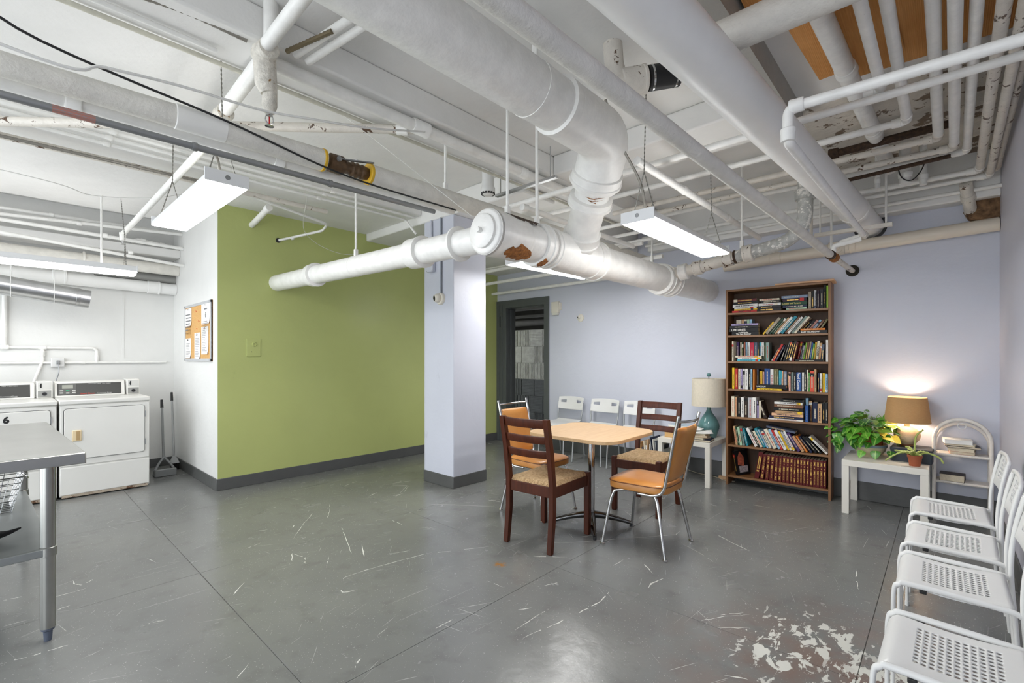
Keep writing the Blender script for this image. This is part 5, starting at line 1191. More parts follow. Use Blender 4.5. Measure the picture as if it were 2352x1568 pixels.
# ------------------------------------------------------------------ bookcase
BW = wood('walnut_veneer', (116, 78, 44), (144, 102, 64), .45, 'z', .6, .03)
BWX = wood('walnut_veneer_boards', (118, 80, 46), (146, 106, 68), .42, 'x', .6, .03)
BWD = wood('walnut_back', (66, 44, 26), (84, 58, 36), .6, 'z', .5, .02)
SW, SD = .90, .245
ang = math.atan2(-.898, .049)
SM = Matrix.Translation((5.061, 1.661, 0)) @ Matrix.Rotation(ang, 4, 'Z')
shelf = thing('bookcase', 'tall brown wooden bookcase with seven shelves of books', 'bookcase', M=SM)
L(MB().box(0, .02, 0, SD, 0, 2.0), 'side_panel', BW, shelf, bevel=.0015)
L(MB().box(SW - .02, SW, 0, SD, 0, 2.0), 'side_panel', BW, shelf, bevel=.0015)
L(MB().box(.02, SW - .02, .004, SD, 1.982, 2.002), 'top_board', BWX, shelf, bevel=.0015)
L(MB().box(.02, SW - .02, SD - .006, SD, .08, 1.985), 'back_panel', BWD, shelf)
BZ = {1: 1.752, 2: 1.522, 3: 1.258, 4: .976, 5: .693, 6: .405, 7: .092}
for r_, z in BZ.items(): L(MB().box(.02, SW - .02, .003, SD - .006, z - .010, z + .010), 'shelf_board', BWX, shelf, bevel=.0015)
L(MB().box(.45, SW + .025, -.01, SD - .03, 2.003, 2.021), 'loose_top_strip', wood('peach_offcut', (196, 150, 112), (214, 172, 134), .5, 'x'), shelf, bevel=.003)
PAL = {'taupe': (150, 138, 120), 'black': (17, 17, 18), 'silver': (178, 178, 180), 'plum': (46, 28, 46), 'charcoal': (36, 36, 38), 'lime': (150, 200, 60), 'cream': (224, 214, 190), 'purple': (72, 48, 104), 'dark green': (32, 72, 50),
       'rust': (168, 84, 56), 'pale blue': (150, 190, 214), 'white': (230, 228, 222), 'crimson': (196, 36, 66), 'slate': (84, 92, 112), 'dark brown': (50, 36, 30), 'aqua': (70, 180, 200), 'dark teal': (34, 82, 86), 'grey green': (132, 152, 144),
       'yellow': (232, 190, 40), 'red': (186, 46, 42), 'lavender': (166, 152, 192), 'orange': (224, 130, 44), 'pink': (224, 172, 158), 'blue': (40, 84, 150), 'olive': (120, 116, 76), 'peach': (232, 184, 146), 'grey blue': (128, 144, 166),
       'green': (84, 160, 72), 'red orange': (214, 84, 60), 'tan': (196, 158, 116), 'navy': (26, 34, 66), 'maroon': (92, 30, 34), 'pale green': (168, 198, 168), 'teal': (34, 128, 146), 'brown': (122, 82, 58), 'rose': (190, 138, 126), 'burgundy': (92, 26, 26)}
LIGHT = ('cream', 'white', 'silver', 'pale blue', 'pale green', 'lavender', 'pink', 'peach', 'yellow', 'lime', 'aqua', 'tan', 'rose', 'grey green')
def cover_mat(c): return mat('cover_' + c.replace(' ', '_'), PAL[c], .45, var=.08, scale=18, spec=.25)
PRD = flat('print_dark', (60, 50, 56), .6); PRL = flat('print_pale', (214, 204, 180), .6); PRG = mat('print_gold', (206, 166, 84), .35, .5); PRR = flat('print_red', (190, 70, 60), .6)
RB = random.Random(11)
def make_book(label, M, th, h, d, c, group, prt=True, txt=None, cat='book', cov=None, lying=False):
    """spine faces local -y, thickness along x, height along z"""
    t = thing('book', label, cat, M=M, group=group)
    cm = cov or cover_mat(c); q = min(.002, th * .12)
    L(MB().box(0, q, 0, d, 0, h).box(th - q, th, 0, d, 0, h).box(0, th, 0, q * 1.2, 0, h), 'cover', cm, t)
    L(MB().box(q, th - q, q * 1.2, d - .004, .003, h - .003), 'pages', PAGES, t)
    if prt and not txt:
        lt_ = c in LIGHT; pm = RB.choice([PRD, PRD, PRR]) if lt_ else RB.choice([PRL, PRL, PRG]); mb = MB(); w = min(.011, th * RB.uniform(.2, .36)); z = h * RB.uniform(.1, .2); ze = h * RB.uniform(.6, .92)
        x0 = th * .5 - w / 2
        while z < ze:
            ln = RB.uniform(.0025, .009); mb.add([(x0, -.0005, z), (x0 + w, -.0005, z), (x0 + w, -.0005, min(z + ln, ze)), (x0, -.0005, min(z + ln, ze))], [(0, 1, 2, 3)]); z += ln + RB.choice([.0012, .0015, .002, .0055])
        L(mb, 'spine_print', pm, t)
        if RB.random() < .3:
            b0 = h * RB.choice([.04, .72, .8]); bh = h * RB.uniform(.08, .18)
            L(MB().box(0, th, -.0004, 0, b0, b0 + bh), 'spine_band', cover_mat(RB.choice(['white', 'black', 'red', 'yellow', 'cream', 'navy'])), t)
    for (body, sz, zc, xc, m) in (txt or ()):
        # text runs up/down the spine (local z)
        text_obj(body, 'lettering', sz, m, t, Matrix.Translation((xc, -.0008, zc)) @ Matrix(((0, 1, 0, 0), (0, 0, -1, 0), (-1, 0, 0, 0), (0, 0, 0, 1))) @ Matrix.Rotation(R(180) if lying else 0, 4, 'Z'), ext=.0003, bold=.0005)
    return t
ROWN = {1: 'top', 2: 'second', 3: 'third', 4: 'fourth', 5: 'fifth', 6: 'sixth', 7: 'bottom'}
ORD = lambda k: (['first', 'second', 'third', 'fourth', 'fifth', 'sixth', 'seventh', 'eighth', 'ninth', 'tenth', 'eleventh', 'twelfth', 'thirteenth', 'fourteenth', 'fifteenth', 'sixteenth', 'seventeenth', 'eighteenth', 'nineteenth', 'twentieth'] + ['%dth' % v if v % 10 not in (1, 2, 3) or v in (11, 12, 13) else '%d%s' % (v, {1: 'st', 2: 'nd', 3: 'rd'}[v % 10]) for v in range(21, 60)])[k]
BOOKS = {
 1: [('u',.723,.0237,.16,'taupe',0),('u',.749,.0162,.165,'black',0),('u',.769,.0186,.17,'silver',0),('u',.792,.0184,.165,'plum',0),('u',.813,.0266,.178,'charcoal',0),('u',.845,.014,.212,'black',0),('u',.863,.0151,.205,'lime',0),('s',.059,.229,0,'red',.0203),('s',.078,.214,.0209,'yellow',.015),('s',.078,.207,.0365,'white',.0135),('s',.065,.229,.0506,'white',.0301),('s',.068,.234,.0813,'black',.0256),('s',.063,.222,.1075,'maroon',.0256),('s',.292,.207,0,'black',.0271),('s',.3,.198,.0277,'charcoal',.0241),('s',.302,.195,.0524,'white',.0256),('s',.323,.171,.0786,'black',.0225),('s',.311,.174,.1017,'cream',.018),('s',.543,.17,0,'pale green',.018),('s',.514,.2,.0186,'navy',.0241),('s',.503,.211,.0433,'dark green',.0331),('s',.514,.197,.077,'plum',.0301),('s',.503,.216,.1077,'grey blue',.0271)],
 2: [('b',.071,.0242,.165,'cream',0),('b',.096,.0242,.165,'cream',0),('b',.122,.0242,.165,'tan',0),('b',.147,.0242,.165,'cream',0),('b',.172,.0242,.165,'pale green',0),('b',.197,.0242,.165,'pale blue',0),('s',.056,.247,0,'black',.0346),('s',.028,.271,.0352,'black',.0346),('s',.034,.265,.0704,'charcoal',.0256),('s',.051,.248,.0966,'lavender',.0195),('s',.639,.234,0,'charcoal',.0271),('s',.661,.195,.0277,'orange',.018),('l',.33,.0138,.15,'yellow',38),('l',.349,.0258,.19,'taupe',38),('l',.383,.0189,.185,'dark green',38),('l',.408,.0172,.195,'dark green',38),('l',.431,.0172,.19,'tan',38),('l',.454,.0189,.195,'white',38),('l',.479,.0258,.2,'teal',38),('l',.513,.0215,.195,'brown',38),('l',.541,.0189,.19,'white',38),('l',.567,.0241,.195,'grey green',38),('l',.598,.0172,.19,'cream',38),('l',.621,.0206,.15,'black',38),('l',.653,.0189,.15,'charcoal',37),('l',.682,.0189,.15,'rose',36),('l',.71,.0189,.15,'pale blue',35),('l',.738,.0189,.145,'brown',34),('l',.773,.0172,.15,'olive',31)],
 3: [('u',.056,.0147,.205,'cream',0),('u',.074,.0256,.2,'purple',0),('u',.109,.0145,.195,'cream',0),('u',.126,.0137,.195,'dark green',0),('u',.145,.0136,.195,'rust',0),('u',.161,.0157,.195,'pale blue',0),('u',.179,.022,.195,'white',0),('u',.203,.0352,.19,'crimson',0),('u',.242,.0286,.19,'slate',0),('u',.272,.0152,.19,'dark brown',0),('u',.291,.0124,.19,'aqua',0),('u',.308,.0233,.19,'white',0),('u',.334,.0143,.185,'dark teal',0),('u',.35,.0142,.185,'dark green',0),('u',.367,.0296,.185,'grey green',0),('s',.107,.209,0,'aqua',.0203),('s',.111,.219,.0209,'white',.0165),('s',.087,.242,.038,'cream',.018),('s',.617,.224,0,'black',.021),('l',.406,.0098,.175,'black',26),('l',.418,.0182,.18,'red',26),('l',.44,.0154,.17,'navy',26),('l',.485,.0126,.165,'black',18),('l',.509,.0154,.2,'black',15),('l',.529,.014,.2,'charcoal',14),('l',.545,.0154,.19,'dark brown',14),('l',.562,.0182,.205,'black',14),('l',.589,.0168,.19,'maroon',12),('l',.614,.0168,.19,'red',10),('l',.633,.0112,.18,'navy',10),('l',.648,.0126,.155,'silver',9),('l',.662,.0126,.18,'lime',9),('l',.679,.0182,.185,'brown',8),('l',.699,.014,.19,'taupe',8),('l',.717,.0126,.18,'blue',7),('l',.731,.014,.17,'green',7),('l',.749,.0126,.185,'yellow',6),('l',.767,.021,.195,'cream',5),('l',.789,.0182,.175,'tan',5),('l',.811,.0196,.16,'slate',4),('u',.861,.0175,.2,'white',0)],
 4: [('u',.055,.0213,.215,'yellow',0),('u',.08,.0255,.208,'red',0),('u',.112,.0195,.205,'cream',0),('u',.135,.018,.205,'lavender',0),('u',.156,.0171,.205,'white',0),('u',.176,.027,.205,'white',0),('u',.207,.0204,.205,'black',0),('u',.23,.0133,.205,'pale blue',0),('u',.247,.016,.2,'orange',0),('u',.266,.0159,.2,'slate',0),('u',.291,.0248,.185,'yellow',0),('u',.319,.015,.178,'pink',0),('u',.336,.0482,.21,'blue',0),('u',.387,.0295,.205,'white',0),('u',.419,.0212,.205,'olive',0),('u',.442,.0171,.205,'olive',0),('u',.463,.015,.195,'aqua',0),('u',.479,.0104,.19,'aqua',0),('u',.492,.009,.19,'peach',0),('u',.503,.0279,.185,'grey blue',0),('u',.533,.0257,.185,'dark brown',0),('u',.562,.0165,.18,'pink',0),('u',.581,.0183,.18,'grey green',0),('u',.602,.0233,.18,'charcoal',0),('u',.627,.04,.18,'blue',0),('u',.67,.0179,.18,'white',0),('u',.689,.0178,.21,'black',0),('u',.71,.0097,.205,'cream',0),('u',.722,.0109,.18,'green',0),('u',.736,.0315,.195,'red orange',0),('u',.769,.0173,.21,'tan',0),('u',.798,.0124,.18,'navy',0),('u',.814,.0159,.175,'white',0),('u',.833,.0194,.175,'yellow',0),('u',.855,.0198,.17,'pale blue',0),('s',.288,.217,0,'yellow',.018),('s',.285,.255,.0186,'black',.0331)],
 5: [('u',.05,.0292,.205,'cream',0),('u',.082,.0188,.2,'tan',0),('u',.104,.0311,.195,'black',0),('u',.137,.0285,.2,'white',0),('u',.168,.0306,.2,'dark brown',0),('u',.201,.0431,.2,'silver',0),('u',.247,.0351,.205,'white',0),('u',.285,.017,.175,'lavender',0),('u',.304,.0184,.175,'cream',0),('u',.689,.0237,.215,'pale blue',0),('u',.716,.0242,.19,'tan',0),('u',.755,.0394,.185,'navy',0),('u',.797,.0326,.175,'tan',0),('u',.832,.0202,.19,'black',0),('u',.855,.0194,.19,'charcoal',0),('s',.388,.296,0,'white',.0129),('s',.395,.286,.0135,'navy',.0242),('s',.417,.266,.0383,'peach',.0258),('s',.453,.231,.0647,'tan',.0258),('s',.437,.243,.0911,'black',.029),('s',.44,.24,.1207,'brown',.0322),('s',.442,.235,.1535,'white',.0225),('s',.495,.183,.1766,'black',.0242),('l',.348,.03,.185,'dark brown',-19)],
 6: [('l',.091,.02,.19,'tan',-8),('l',.112,.014,.185,'dark green',-8),('l',.131,.024,.185,'pale green',-9),('l',.159,.018,.18,'grey green',-10),('l',.185,.022,.175,'teal',-12),('l',.269,.0279,.195,'white',-26),('l',.301,.0149,.18,'charcoal',-26),('l',.319,.0223,.17,'cream',-26),('l',.345,.0279,.2,'teal',-26),('l',.377,.013,.19,'pale blue',-26),('l',.393,.0242,.17,'cream',-26),('l',.421,.0112,.2,'slate',-26),('l',.435,.0316,.2,'cream',-26),('l',.471,.0242,.2,'pale blue',-26),('l',.499,.0205,.2,'red',-26),('l',.523,.0279,.2,'white',-26),('l',.556,.0167,.195,'yellow',-26),('l',.575,.0186,.19,'silver',-26),('l',.597,.0205,.195,'white',-26),('l',.638,.0242,.19,'purple',-30),('l',.671,.0242,.16,'tan',-31),('l',.704,.0167,.165,'orange',-32),('l',.742,.0186,.17,'navy',-36),('l',.776,.0205,.175,'black',-38),('l',.813,.0186,.185,'black',-40),('l',.862,.0186,.2,'white',-44)],
}
WT = flat('white_title', (236, 232, 224), .6); YT = flat('gold_title', (196, 176, 90), .5); BT = flat('black_title', (28, 26, 26), .6)
TITLES = {(2, 's', 0): [('Joe McGinniss', .016, .11, .027, WT), ('The Last Brother', .02, .11, .011, WT)], (2, 's', 1): [('LIFE LINES', .03, .09, .018, WT)], (1, 's', 0): [('OBESITY CODE', .018, .115, .010, BT)],
          (1, 's', 13): [('Lovers and Tyrants', .02, .085, .017, YT)], (2, 's', 4): [('EAST / SORROW', .02, .1, .013, WT)], (4, 's', 1): [('LINCOLN', .019, .04, .016, WT)]}
for row, items in BOOKS.items():
    zb = BZ[row] + .0104
    flats = [(x, x + ln) for (k, x, ln, z, c, th) in items if k == 's'] if row in (2, 3, 4) else ([(.69, .735)] if row == 5 else [])
    up = sorted([it for it in items if it[0] != 's'], key=lambda a: a[1])
    stacks = []
    for n_, (k, x, w, h, c, a) in enumerate(up):
        if k == 'l':
            pass
        hid = any(x0 - .01 < x + w and x < x1 + .01 for x0, x1 in flats)
        yb = .115 if hid else RB.uniform(.012, .035)
        if k == 'b': yb = .12
        d = min(RB.uniform(.11, .135) if hid or k == 'b' else RB.uniform(.13, .17), SD - .01 - yb)
        lab = '%s book %s %s from the left on the %s shelf' % (c, 'leaning' if k == 'l' else 'standing', ORD(n_), ROWN[row])
        hz = 0
        if a >= 0: piv = Matrix.Translation((x + w / max(.3, math.cos(R(a))), yb, zb + hz)) @ Matrix.Rotation(R(a), 4, 'Y') @ Matrix.Translation((-w, 0, 0))
        else: piv = Matrix.Translation((x, yb, zb)) @ Matrix.Rotation(R(a), 4, 'Y')
        tx = None
        if row == 4 and c == 'blue' and x > .5: tx = [('Food Counts', .03, h * .55, w * .45, WT)]
        if row == 3 and c == 'cream' and x > .5: tx = [('OWNER', .024, h * .5, w * .5, BT)]
        make_book(lab, SM @ piv, w, h, d, c, 'books on the %s shelf' % ROWN[row], True, tx)
    si = 0; sk = -1
    for (k, x, ln, z, c, th) in items:
        if k != 's': continue
        if z == 0: sk += 1; lev = 0
        nst = len([1 for it in items if it[0] == 's' and it[3] == 0])
        pos = {1: [''], 2: ['left ', 'right '], 3: ['left ', 'middle ', 'right ']}[nst][sk]
        cnt = 'lying flat, %s from bottom in the %sstack' % (ORD(lev), pos)
        lab = '%s book %s on the %s shelf' % (c, cnt, ROWN[row])
        # lying: thickness up, height along shelf x, spine to the front
        B_ = Matrix(((0, 0, 1, x), (0, 1, 0, .008 + (lev % 3) * .004), (-1, 0, 0, zb + z + th), (0, 0, 0, 1)))
        make_book(lab, SM @ B_, th, ln, .10 if row in (2, 3, 4) else .15, c, 'books on the %s shelf' % ROWN[row], True, None if (row, 's', si) not in TITLES else [(b, s_, zc, th - xc, m) for b, s_, zc, xc, m in TITLES[(row, 's', si)]], lying=True)
        lev += 1; si += 1
# slim dark book lying across the tops on the sixth shelf
zb = BZ[6]
B_ = SM @ Matrix.Translation((.37, .03, zb + .232)) @ Matrix.Rotation(R(8.5), 4, 'Y') @ Matrix(((0, 0, 1, 0), (0, 1, 0, 0), (-1, 0, 0, 0), (0, 0, 0, 1)))
make_book('slate book lying slanted across the leaning books on the sixth shelf', B_, .02, .25, .15, 'slate', 'books on the sixth shelf')
# bottom shelf: encyclopedia set and one book turned outward
BURG = cover_mat('burgundy'); zb = BZ[7] + .0104; x = .262; enc = None
ws = [.042, .034, .034, .036, .034, .032, .031, .031, .03, .026, .026, .026, .026, .027, .027, .027, .027, .027, .024]
TL = [9, 7, 5, 4, 3.2, 2.6, 2, 1.7, 1.4, 1.2, 1, 1, .8, .8, .6, .5, .5, .4, .3, .3]
for k, w in enumerate(ws):
    a = TL[k]; w *= .95
    M_ = SM @ Matrix.Translation((x + w, .02, zb)) @ Matrix.Rotation(R(a), 4, 'Y') @ Matrix.Translation((-w, 0, 0))
    h = .252 if k else .268
    t = make_book('burgundy encyclopedia volume, %s from the left on the bottom shelf' % ORD(k), M_, w, h, .18, 'burgundy', 'burgundy encyclopedia set', False)
    low = k not in (0, 1, 4, 5, 9, 14); f = 1 if low else -1
    if k:
        zt, zg = (.075, .175) if low else (.175, .075)
        text_obj('WORLD BOOK', 'lettering', .0155, PRG, t, Matrix.Translation((w * .5, -.0008, zt)) @ Matrix(((0, 1, 0, 0), (0, 0, -1, 0), (-1, 0, 0, 0), (0, 0, 0, 1))), ext=.0003)
        mb = MB()
        for q0, q1, wa in ((.022, .026, .6), (.03, .05, .42), (.054, .058, .6), (-.026, -.022, .6), (-.05, -.03, .42), (-.058, -.054, .6), (-.006, .006, .2)): mb.box(w * (.5 - wa / 2), w * (.5 + wa / 2), -.0006, 0, zg + q0, zg + q1)
        L(mb, 'gold_stamp', PRG, t)
    else:
        for xx in (.32, .68): L(MB().add([(w * xx - .004, -.0006, .1), (w * xx + .004, -.0006, .1), (w * xx + .004, -.0006, .225), (w * xx - .004, -.0006, .225)], [(0, 1, 2, 3)]), 'gold_stamp', PRG, t)
        L(MB().box(w * .25, w * .75, -.0006, 0, .07, .085), 'gold_stamp', PRG, t)
    x += w / math.cos(R(a)) + .0012 + .252 * (math.tan(R(a)) - math.tan(R(TL[k + 1])))
M_ = SM @ Matrix.Translation((.085, .05, zb)) @ Matrix.Rotation(R(-9), 4, 'Y') @ Matrix.Rotation(R(-38), 4, 'Z')
t = make_book('black book with red figure on its cover, turned outward alone on the bottom shelf', M_, .03, .245, .15, 'black', 'books on the bottom shelf', True)
L(MB().add([(.0305, .02, .1), (.0305, .09, .08), (.0305, .1, .17), (.0305, .06, .235), (.0305, .03, .18)], [(0, 1, 2, 3, 4)]), 'cover_figure', mat('cover_figure', (150, 74, 52), .5, var=.5, scale=30), t)
L(MB().box(.03, .0304, .03, .13, .02, .085), 'cover_title', mat('cover_title_block', (150, 140, 142), .5, var=.4, scale=60), t)
# small blue paperback in front on the fifth shelf
M_ = SM @ Matrix.Translation((.70, .003, BZ[5] + .0104)); make_book('small bright blue paperback standing forward on the fifth shelf', M_, .026, .155, .1, 'blue', 'books on the fifth shelf', True)

# ------------------------------------------------------------------ things on and around the left side table
def lying_book(label, x, y, z, sx, sy, th, rz, c, group, open_side=True):
    t = thing('book', label, 'book', (x, y, z), R(rz), group); q = .002; cm = cover_mat(c)
    L(MB().box(-sx / 2, sx / 2, -sy / 2, sy / 2, 0, q).box(-sx / 2, sx / 2, -sy / 2, sy / 2, th - q, th).box(sx / 2 - q, sx / 2, -sy / 2, sy / 2, 0, th), 'cover', cm, t)
    L(MB().box(-sx / 2 + .004, sx / 2 - q, -sy / 2 + .004, sy / 2 - .004, q, th - q), 'pages', PAGES if c != 'white' else PAPER, t)
    return t
g = 'books on the left side table'
lying_book('large dark blue hardback at the bottom of the pile under the papers', 4.905, 1.86, .451, .2, .23, .022, 8, 'navy', g)
lying_book('cream book second in the pile under the papers beside the teal lamp', 4.905, 1.89, .474, .18, .2, .018, -6, 'cream', g)
lying_book('tan book third in the pile under the papers beside the teal lamp', 4.905, 1.88, .493, .18, .19, .02, 12, 'tan', g)
lying_book('thin cream book on top of the pile under the papers', 4.9, 1.89, .514, .16, .2, .014, 4, 'cream', g)
def sheet(label, x, y, z, sx, sy, rz, seed, curl=.02, c=PAPER):
    rnd = random.Random(seed); Mk = Matrix.Translation((x, y, z)) @ Matrix.Rotation(R(rz), 4, 'Z')
    def fn(u, v):
        return tuple(Mk @ Vector(((u - .5) * sx, (v - .5) * sy, curl * (max(0, u - .6) ** 2 * 3 + max(0, .3 - v) ** 2 * 4) + .002 * math.sin(u * 6 + seed))))
    return tag(MB().grid(fn, 8, 8).build('paper_sheet', c, solid=.0012), label, 'paper', 'loose papers on the left side table')
sheet('loose white paper sheet on top of the book pile by the teal lamp', 4.9, 1.87, .532, .19, .25, 25, 1)
sheet('bent white paper sheet rising behind the book pile by the teal lamp', 4.95, 1.95, .546, .12, .16, 60, 3, .05)
MAGS = [(206, 214, 196), (150, 176, 130), (222, 214, 190), (176, 196, 210)]
for i in range(4):
    Mk = Matrix.Translation((5.16, 2.14, .451 + i * .028)) @ Matrix.Rotation(R(10 - 8 * i), 4, 'Z')
    t = thing('magazine', ['bottom', 'second', 'third', 'top'][i] + ' magazine of the pile on the back of the left side table', 'magazine', M=Mk, group='magazine pile')
    def fn(u, v): return ((u - .5) * .2, (v - .5) * .27, .022 + .012 * (v - .5) ** 2)
    L(MB().grid(fn, 6, 6), 'cover', mat('mag_%d' % i, MAGS[i], .4, var=.3, scale=14), t, solid=.002); L(MB().box(-.1, .1, -.135, .135, 0, .02), 'pages', PAPER, t)
tag(MB().box(4.86, 4.97, 2.1, 2.23, .4505, .535).build('small_carton', mat('tan_carton', (204, 164, 108), .7, var=.05), bevel=.003), 'small tan carton at the left corner of the left side table', 'box')
# wicker holder of magazines leaning beside the table
WICK = mat('wicker', (196, 150, 96), .7, var=.25, scale=60, bump=.9, bscale=90)
t = thing('magazine_basket', 'wicker magazine basket on the floor left of the side table', 'basket', (4.98, 2.412, 0))
L(MB().box(-.14, .14, -.1, -.09, .03, .30), 'side', WICK, t, bevel=.004); L(MB().box(-.14, .14, .09, .1, .03, .36), 'side', WICK, t, bevel=.004)
L(MB().box(-.14, -.13, -.1, .1, .03, .28), 'end', WICK, t, bevel=.004); L(MB().box(.13, .14, -.1, .1, .03, .28), 'end', WICK, t, bevel=.004); L(MB().box(-.14, .14, -.1, .1, 0, .03), 'bottom', WICK, t, bevel=.004)
L(MB().tube([(-.14, .095, .36), (.14, .095, .36)], .008, 8), 'rim', WICK, t)
for i in range(11):
    rx = -24 + i * 3.5; c = ['white', 'black', 'cream', 'white', 'silver', 'navy', 'white', 'tan', 'white', 'cream', 'slate'][i]
    y = 2.325 + i * .0135
    Mk = Matrix.Translation((4.98, y, .035)) @ Matrix.Rotation(R(rx * -.55), 4, 'X')
    t = thing('magazine', '%s spined magazine, %s from the side table in the wicker basket' % (c, ORD(i)), 'magazine', M=Mk, group='magazines in the basket')
    h = .27 + .09 * ((i * 7) % 5) / 4
    L(MB().box(-.11, .11, 0, .002, 0, h).box(-.11, .11, .009, .011, 0, h).box(-.112, -.109, 0, .011, 0, h), 'cover', cover_mat(c), t); L(MB().box(-.108, .11, .002, .009, .002, h - .002), 'pages', PAPER, t)
# tall folders leaning between the basket and the table
for i, (c, y, a) in enumerate((('navy', 2.302, 7), ('white', 2.292, 6), ('slate', 2.282, 5))):
    Mk = Matrix.Translation((4.9 + .02 * i, y, 0)) @ Matrix.Rotation(R(a * -1), 4, 'X')
    t = thing('file_folder', '%s file folder leaning between the basket and the side table' % c, 'folder', M=Mk, group='leaning folders')
    L(MB().box(-.12, .12, -.001, .001, 0, .44 - .02 * i).box(-.12, .12, .005, .007, 0, .44 - .02 * i), 'cover', cover_mat(c), t); L(MB().box(-.118, .118, .001, .005, .002, .43 - .02 * i), 'pages', PAPER, t)

# ------------------------------------------------------------------ things on the right side table and rattan shelf
DK = mat('dark_navy_box', (44, 52, 62), .6, var=.05)
t = thing('navy_box', 'dark navy box under the lit burlap lamp', 'box', (5.13, .19, .45), R(-3))
L(MB().box(-.1, .14, -.12, .14, 0, .1), 'body', DK, t, bevel=.003); L(MB().box(-.103, .143, -.123, .143, .088, .112), 'lid', DK, t, bevel=.003)
# pothos
LEAFM = []
for i, c in enumerate(((62, 128, 36), (92, 158, 48), (44, 100, 32), (140, 176, 60))):
    n = NT('leaf_green_%d' % i); v = n.coord(); sp = n.n('SeparateXYZ'); n.put(sp.inputs[0], v)
    rib = n.ramp(n.math('ABSOLUTE', sp.outputs[1]), .0, .06)
    n.set('Base Color', n.mix(rib, rgb((150, 190, 90)), n.mix(n.ramp(n.noise(v, 4, 3), .60, .72), rgb(c), rgb((186, 204, 96))))); n.set('Roughness', .3)
    n.b.inputs['Transmission Weight'].default_value = 0
    LEAFM.append(n.m)
YLEAF = mat('yellow_leaf', (214, 196, 70), .4, var=.15, scale=20)
def leaf_mesh():
    mb = MB(); prof = [(0, .02), (.06, .3), (.2, .45), (.42, .43), (.64, .31), (.83, .15), (1, 0)]
    vs = []; fs = []
    for (x, w) in prof:
        dz = -.18 * x * x
        vs += [(x, w, dz + .16 * w), (x, 0, dz), (x, -w, dz + .16 * w)]
    for i in range(len(prof) - 1):
        a = i * 3; fs += [(a, a + 1, a + 4, a + 3), (a + 1, a + 2, a + 5, a + 4)]
    mb.add(vs, fs); return mb
def plant_leaves(t, spots, mats, seed):
    rnd = random.Random(seed); proto = {}
    for (pos, out, size, mi) in spots:
        m = mats[mi]
        if mi not in proto:
            o = leaf_mesh().build('leaf', m, t, world=False, smooth=60); proto[mi] = o
        else:
            o = proto[mi].copy(); COL.objects.link(o)
        d = Vector(out).normalized(); side = Vector((0, 0, 1)).cross(d)
        if side.length < .1: side = Vector((1, 0, 0))
        side.normalize(); up = d.cross(side)
        up = (up + Vector((rnd.uniform(-.5, .5), rnd.uniform(-.5, .5), 0)) - Vector((.35, 0, 0))).normalized(); side = up.cross(d).normalized(); up = d.cross(side)
        Mr = Matrix((d, side, up)).transposed().to_4x4()
        o.matrix_local = Matrix.Translation(pos) @ Mr @ Matrix.Scale(size, 4)
        o.parent = t
PX, PY = 5.15, .485
t = thing('potted_pothos', 'bushy green pothos with hanging vines in a cream bowl on the right side table', 'plant', (PX, PY, .45))
L(MB().lathe([(.0, .0), (.07, 0), (.075, .006), (.11, .05), (.125, .105), (.12, .108), (.1, .06), (.0, .04)], 30), 'bowl', mat('cream_glaze', (206, 196, 160), .3, var=.08, scale=12), t)
L(MB().lathe([(.1255, .085), (.1275, .105), (.124, .109), (.1245, .085)], 30, None, True), 'bowl_rim', mat('blue_glaze_rim', (120, 140, 150), .3), t)
L(MB().lathe([(.0, .05), (.085, .05), (.1, .17), (.105, .172), (.105, .19), (.094, .19), (.09, .165), (.0, .165)], 26), 'inner_pot', mat('terracotta', (158, 84, 52), .7, var=.08), t)
L(MB().lathe([(.0, .168), (.092, .166)], 20), 'soil', mat('soil', (46, 34, 26), .95, var=.3, scale=80), t)
rnd = random.Random(21); spots = []; stems = []
for k in range(104):
    th = rnd.uniform(0, 2 * math.pi); el = rnd.uniform(-.35, 1.25); rr = rnd.uniform(.1, .2)
    dx, dy, dz = math.cos(th) * math.cos(el), math.sin(th) * math.cos(el), math.sin(el)
    pos = Vector((dx * rr * .9, dy * rr * 1.12, .20 + dz * rr * .85))
    if pos.z < .13: pos.z = .13 + rnd.uniform(0, .05)
    pos.x = min(pos.x, .13)
    out = Vector((dx + rnd.uniform(-.5, .5), dy + rnd.uniform(-.5, .5), dz * .3 - rnd.uniform(.0, .7)))
    mi = rnd.choice([0, 0, 1, 1, 2, 2, 3]); mi = 4 if (dy < -.55 and rnd.random() < .25) else mi
    spots.append((pos, out, rnd.uniform(.068, .11), mi))
    if k % 2 == 0: stems.append([(rnd.uniform(-.04, .04), rnd.uniform(-.04, .04), .17), (pos.x * .6, pos.y * .6, pos.z + .02), tuple(pos)])
for k in range(16):                                       # trailing leaves at the front and left
    y = rnd.uniform(-.16, .24); pos = Vector((-.11 - rnd.uniform(0, .05), y, rnd.uniform(.05, .2)))
    spots.append((pos, (-.7, rnd.uniform(-.5, .5), -1), rnd.uniform(.05, .085), rnd.choice([0, 1, 2])))
for y, z in ((.23, .22), (.26, .17), (.245, .12), (.27, .24), (.2, .28), (.225, .3)): spots.append((Vector((-.02, y, z)), (-.3, 1, -.5), .075, rnd.choice([0, 1, 2])))
spots.append((Vector((.0, .0, .385)), (-.3, .5, .2), .045, 2)); stems.append([(0, .02, .2), (.0, .09, .36), (.0, .03, .375), (0, 0, .385)])
plant_leaves(t, spots, LEAFM + [YLEAF], 3)
STEMM = mat('green_stem', (120, 150, 66), .5)
for s_ in stems[:30]: L(MB().tube(smooth_pts(s_, 4), .0022, 5), 'stem', STEMM, t)
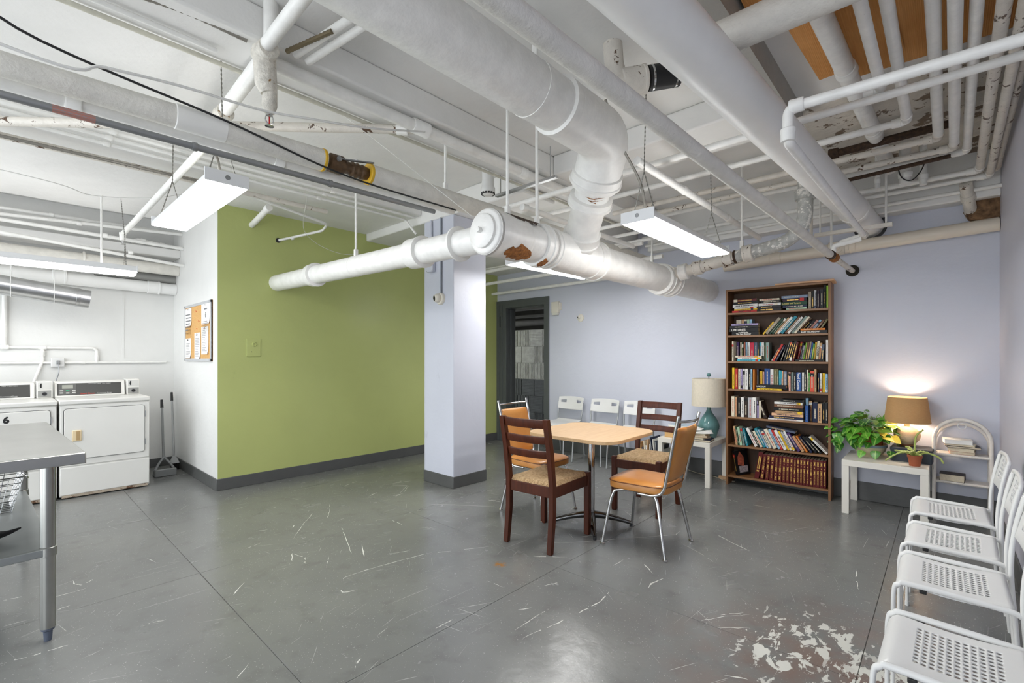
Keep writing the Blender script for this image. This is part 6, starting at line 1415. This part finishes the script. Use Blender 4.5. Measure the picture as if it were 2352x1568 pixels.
# little cactus-like plant in a clay pot
t = thing('potted_succulent', 'straggly pale succulent in a small terracotta pot at the front of the side table', 'plant', (4.905, .175, .45))
L(MB().lathe([(.0, 0), (.034, 0), (.044, .066), (.047, .066), (.048, .085), (.042, .085), (.04, .07), (.0, .068)], 24), 'pot', CACHE['terracotta'], t)
L(MB().lathe([(.0, .07), (.04, .069)], 16), 'soil', CACHE['soil'], t)
PAL2 = mat('pale_succulent', (170, 184, 100), .5, var=.2, scale=30); rnd = random.Random(8)
for k in range(13):
    th = rnd.uniform(0, 6.28); ln = rnd.uniform(.07, .15); up = rnd.uniform(.3, 1.0)
    if k == 0: pts = [(0, 0, .08), (.01, 0, .16), (0, -.01, .24), (.0, -.05, .29)]
    elif k == 1: pts = [(0, 0, .08), (-.01, .07, .1), (-.02, .14, .06), (-.03, .18, .02)]
    elif k == 2: pts = [(0, 0, .08), (-.01, -.07, .11), (-.02, -.14, .09), (-.04, -.17, .05)]
    else: pts = [(0, 0, .08), (math.cos(th) * ln * .4, math.sin(th) * ln * .4, .08 + up * .05), (math.cos(th) * ln, math.sin(th) * ln, .08 + up * .055)]
    P = smooth_pts(pts, 7); L(MB().tube(P, [.0035 + .0045 * abs(math.sin(i * 1.1)) for i in range(len(P))], 6), 'segmented_stem', PAL2, t)
# books on the rattan shelf
g = 'books on the rattan shelf'
zs = .5325
for i, (lab, y, sx, sy, th, rz, c) in enumerate((('mauve book lying at the bottom of the pile on the rattan shelf', -.1, .13, .15, .024, 3, 'rose'), ('cream book second from the bottom on the rattan shelf', -.1, .14, .16, .026, -4, 'cream'), ('dark brown thin book third from the bottom on the rattan shelf', -.105, .15, .2, .014, 6, 'dark brown'),
                                           ('cream paperback fourth from the bottom on the rattan shelf', -.09, .13, .18, .014, -3, 'cream'), ('white book on top of the pile on the rattan shelf', -.075, .14, .17, .034, 5, 'white'))):
    lying_book(lab, 5.25, y, zs, sx, sy, th, rz, c, g); zs += th + .0008
lying_book('thick dark brown hardback alone on the lower board of the rattan shelf', 5.23, -.045, .3125, .13, .15, .055, -4, 'dark brown', g)
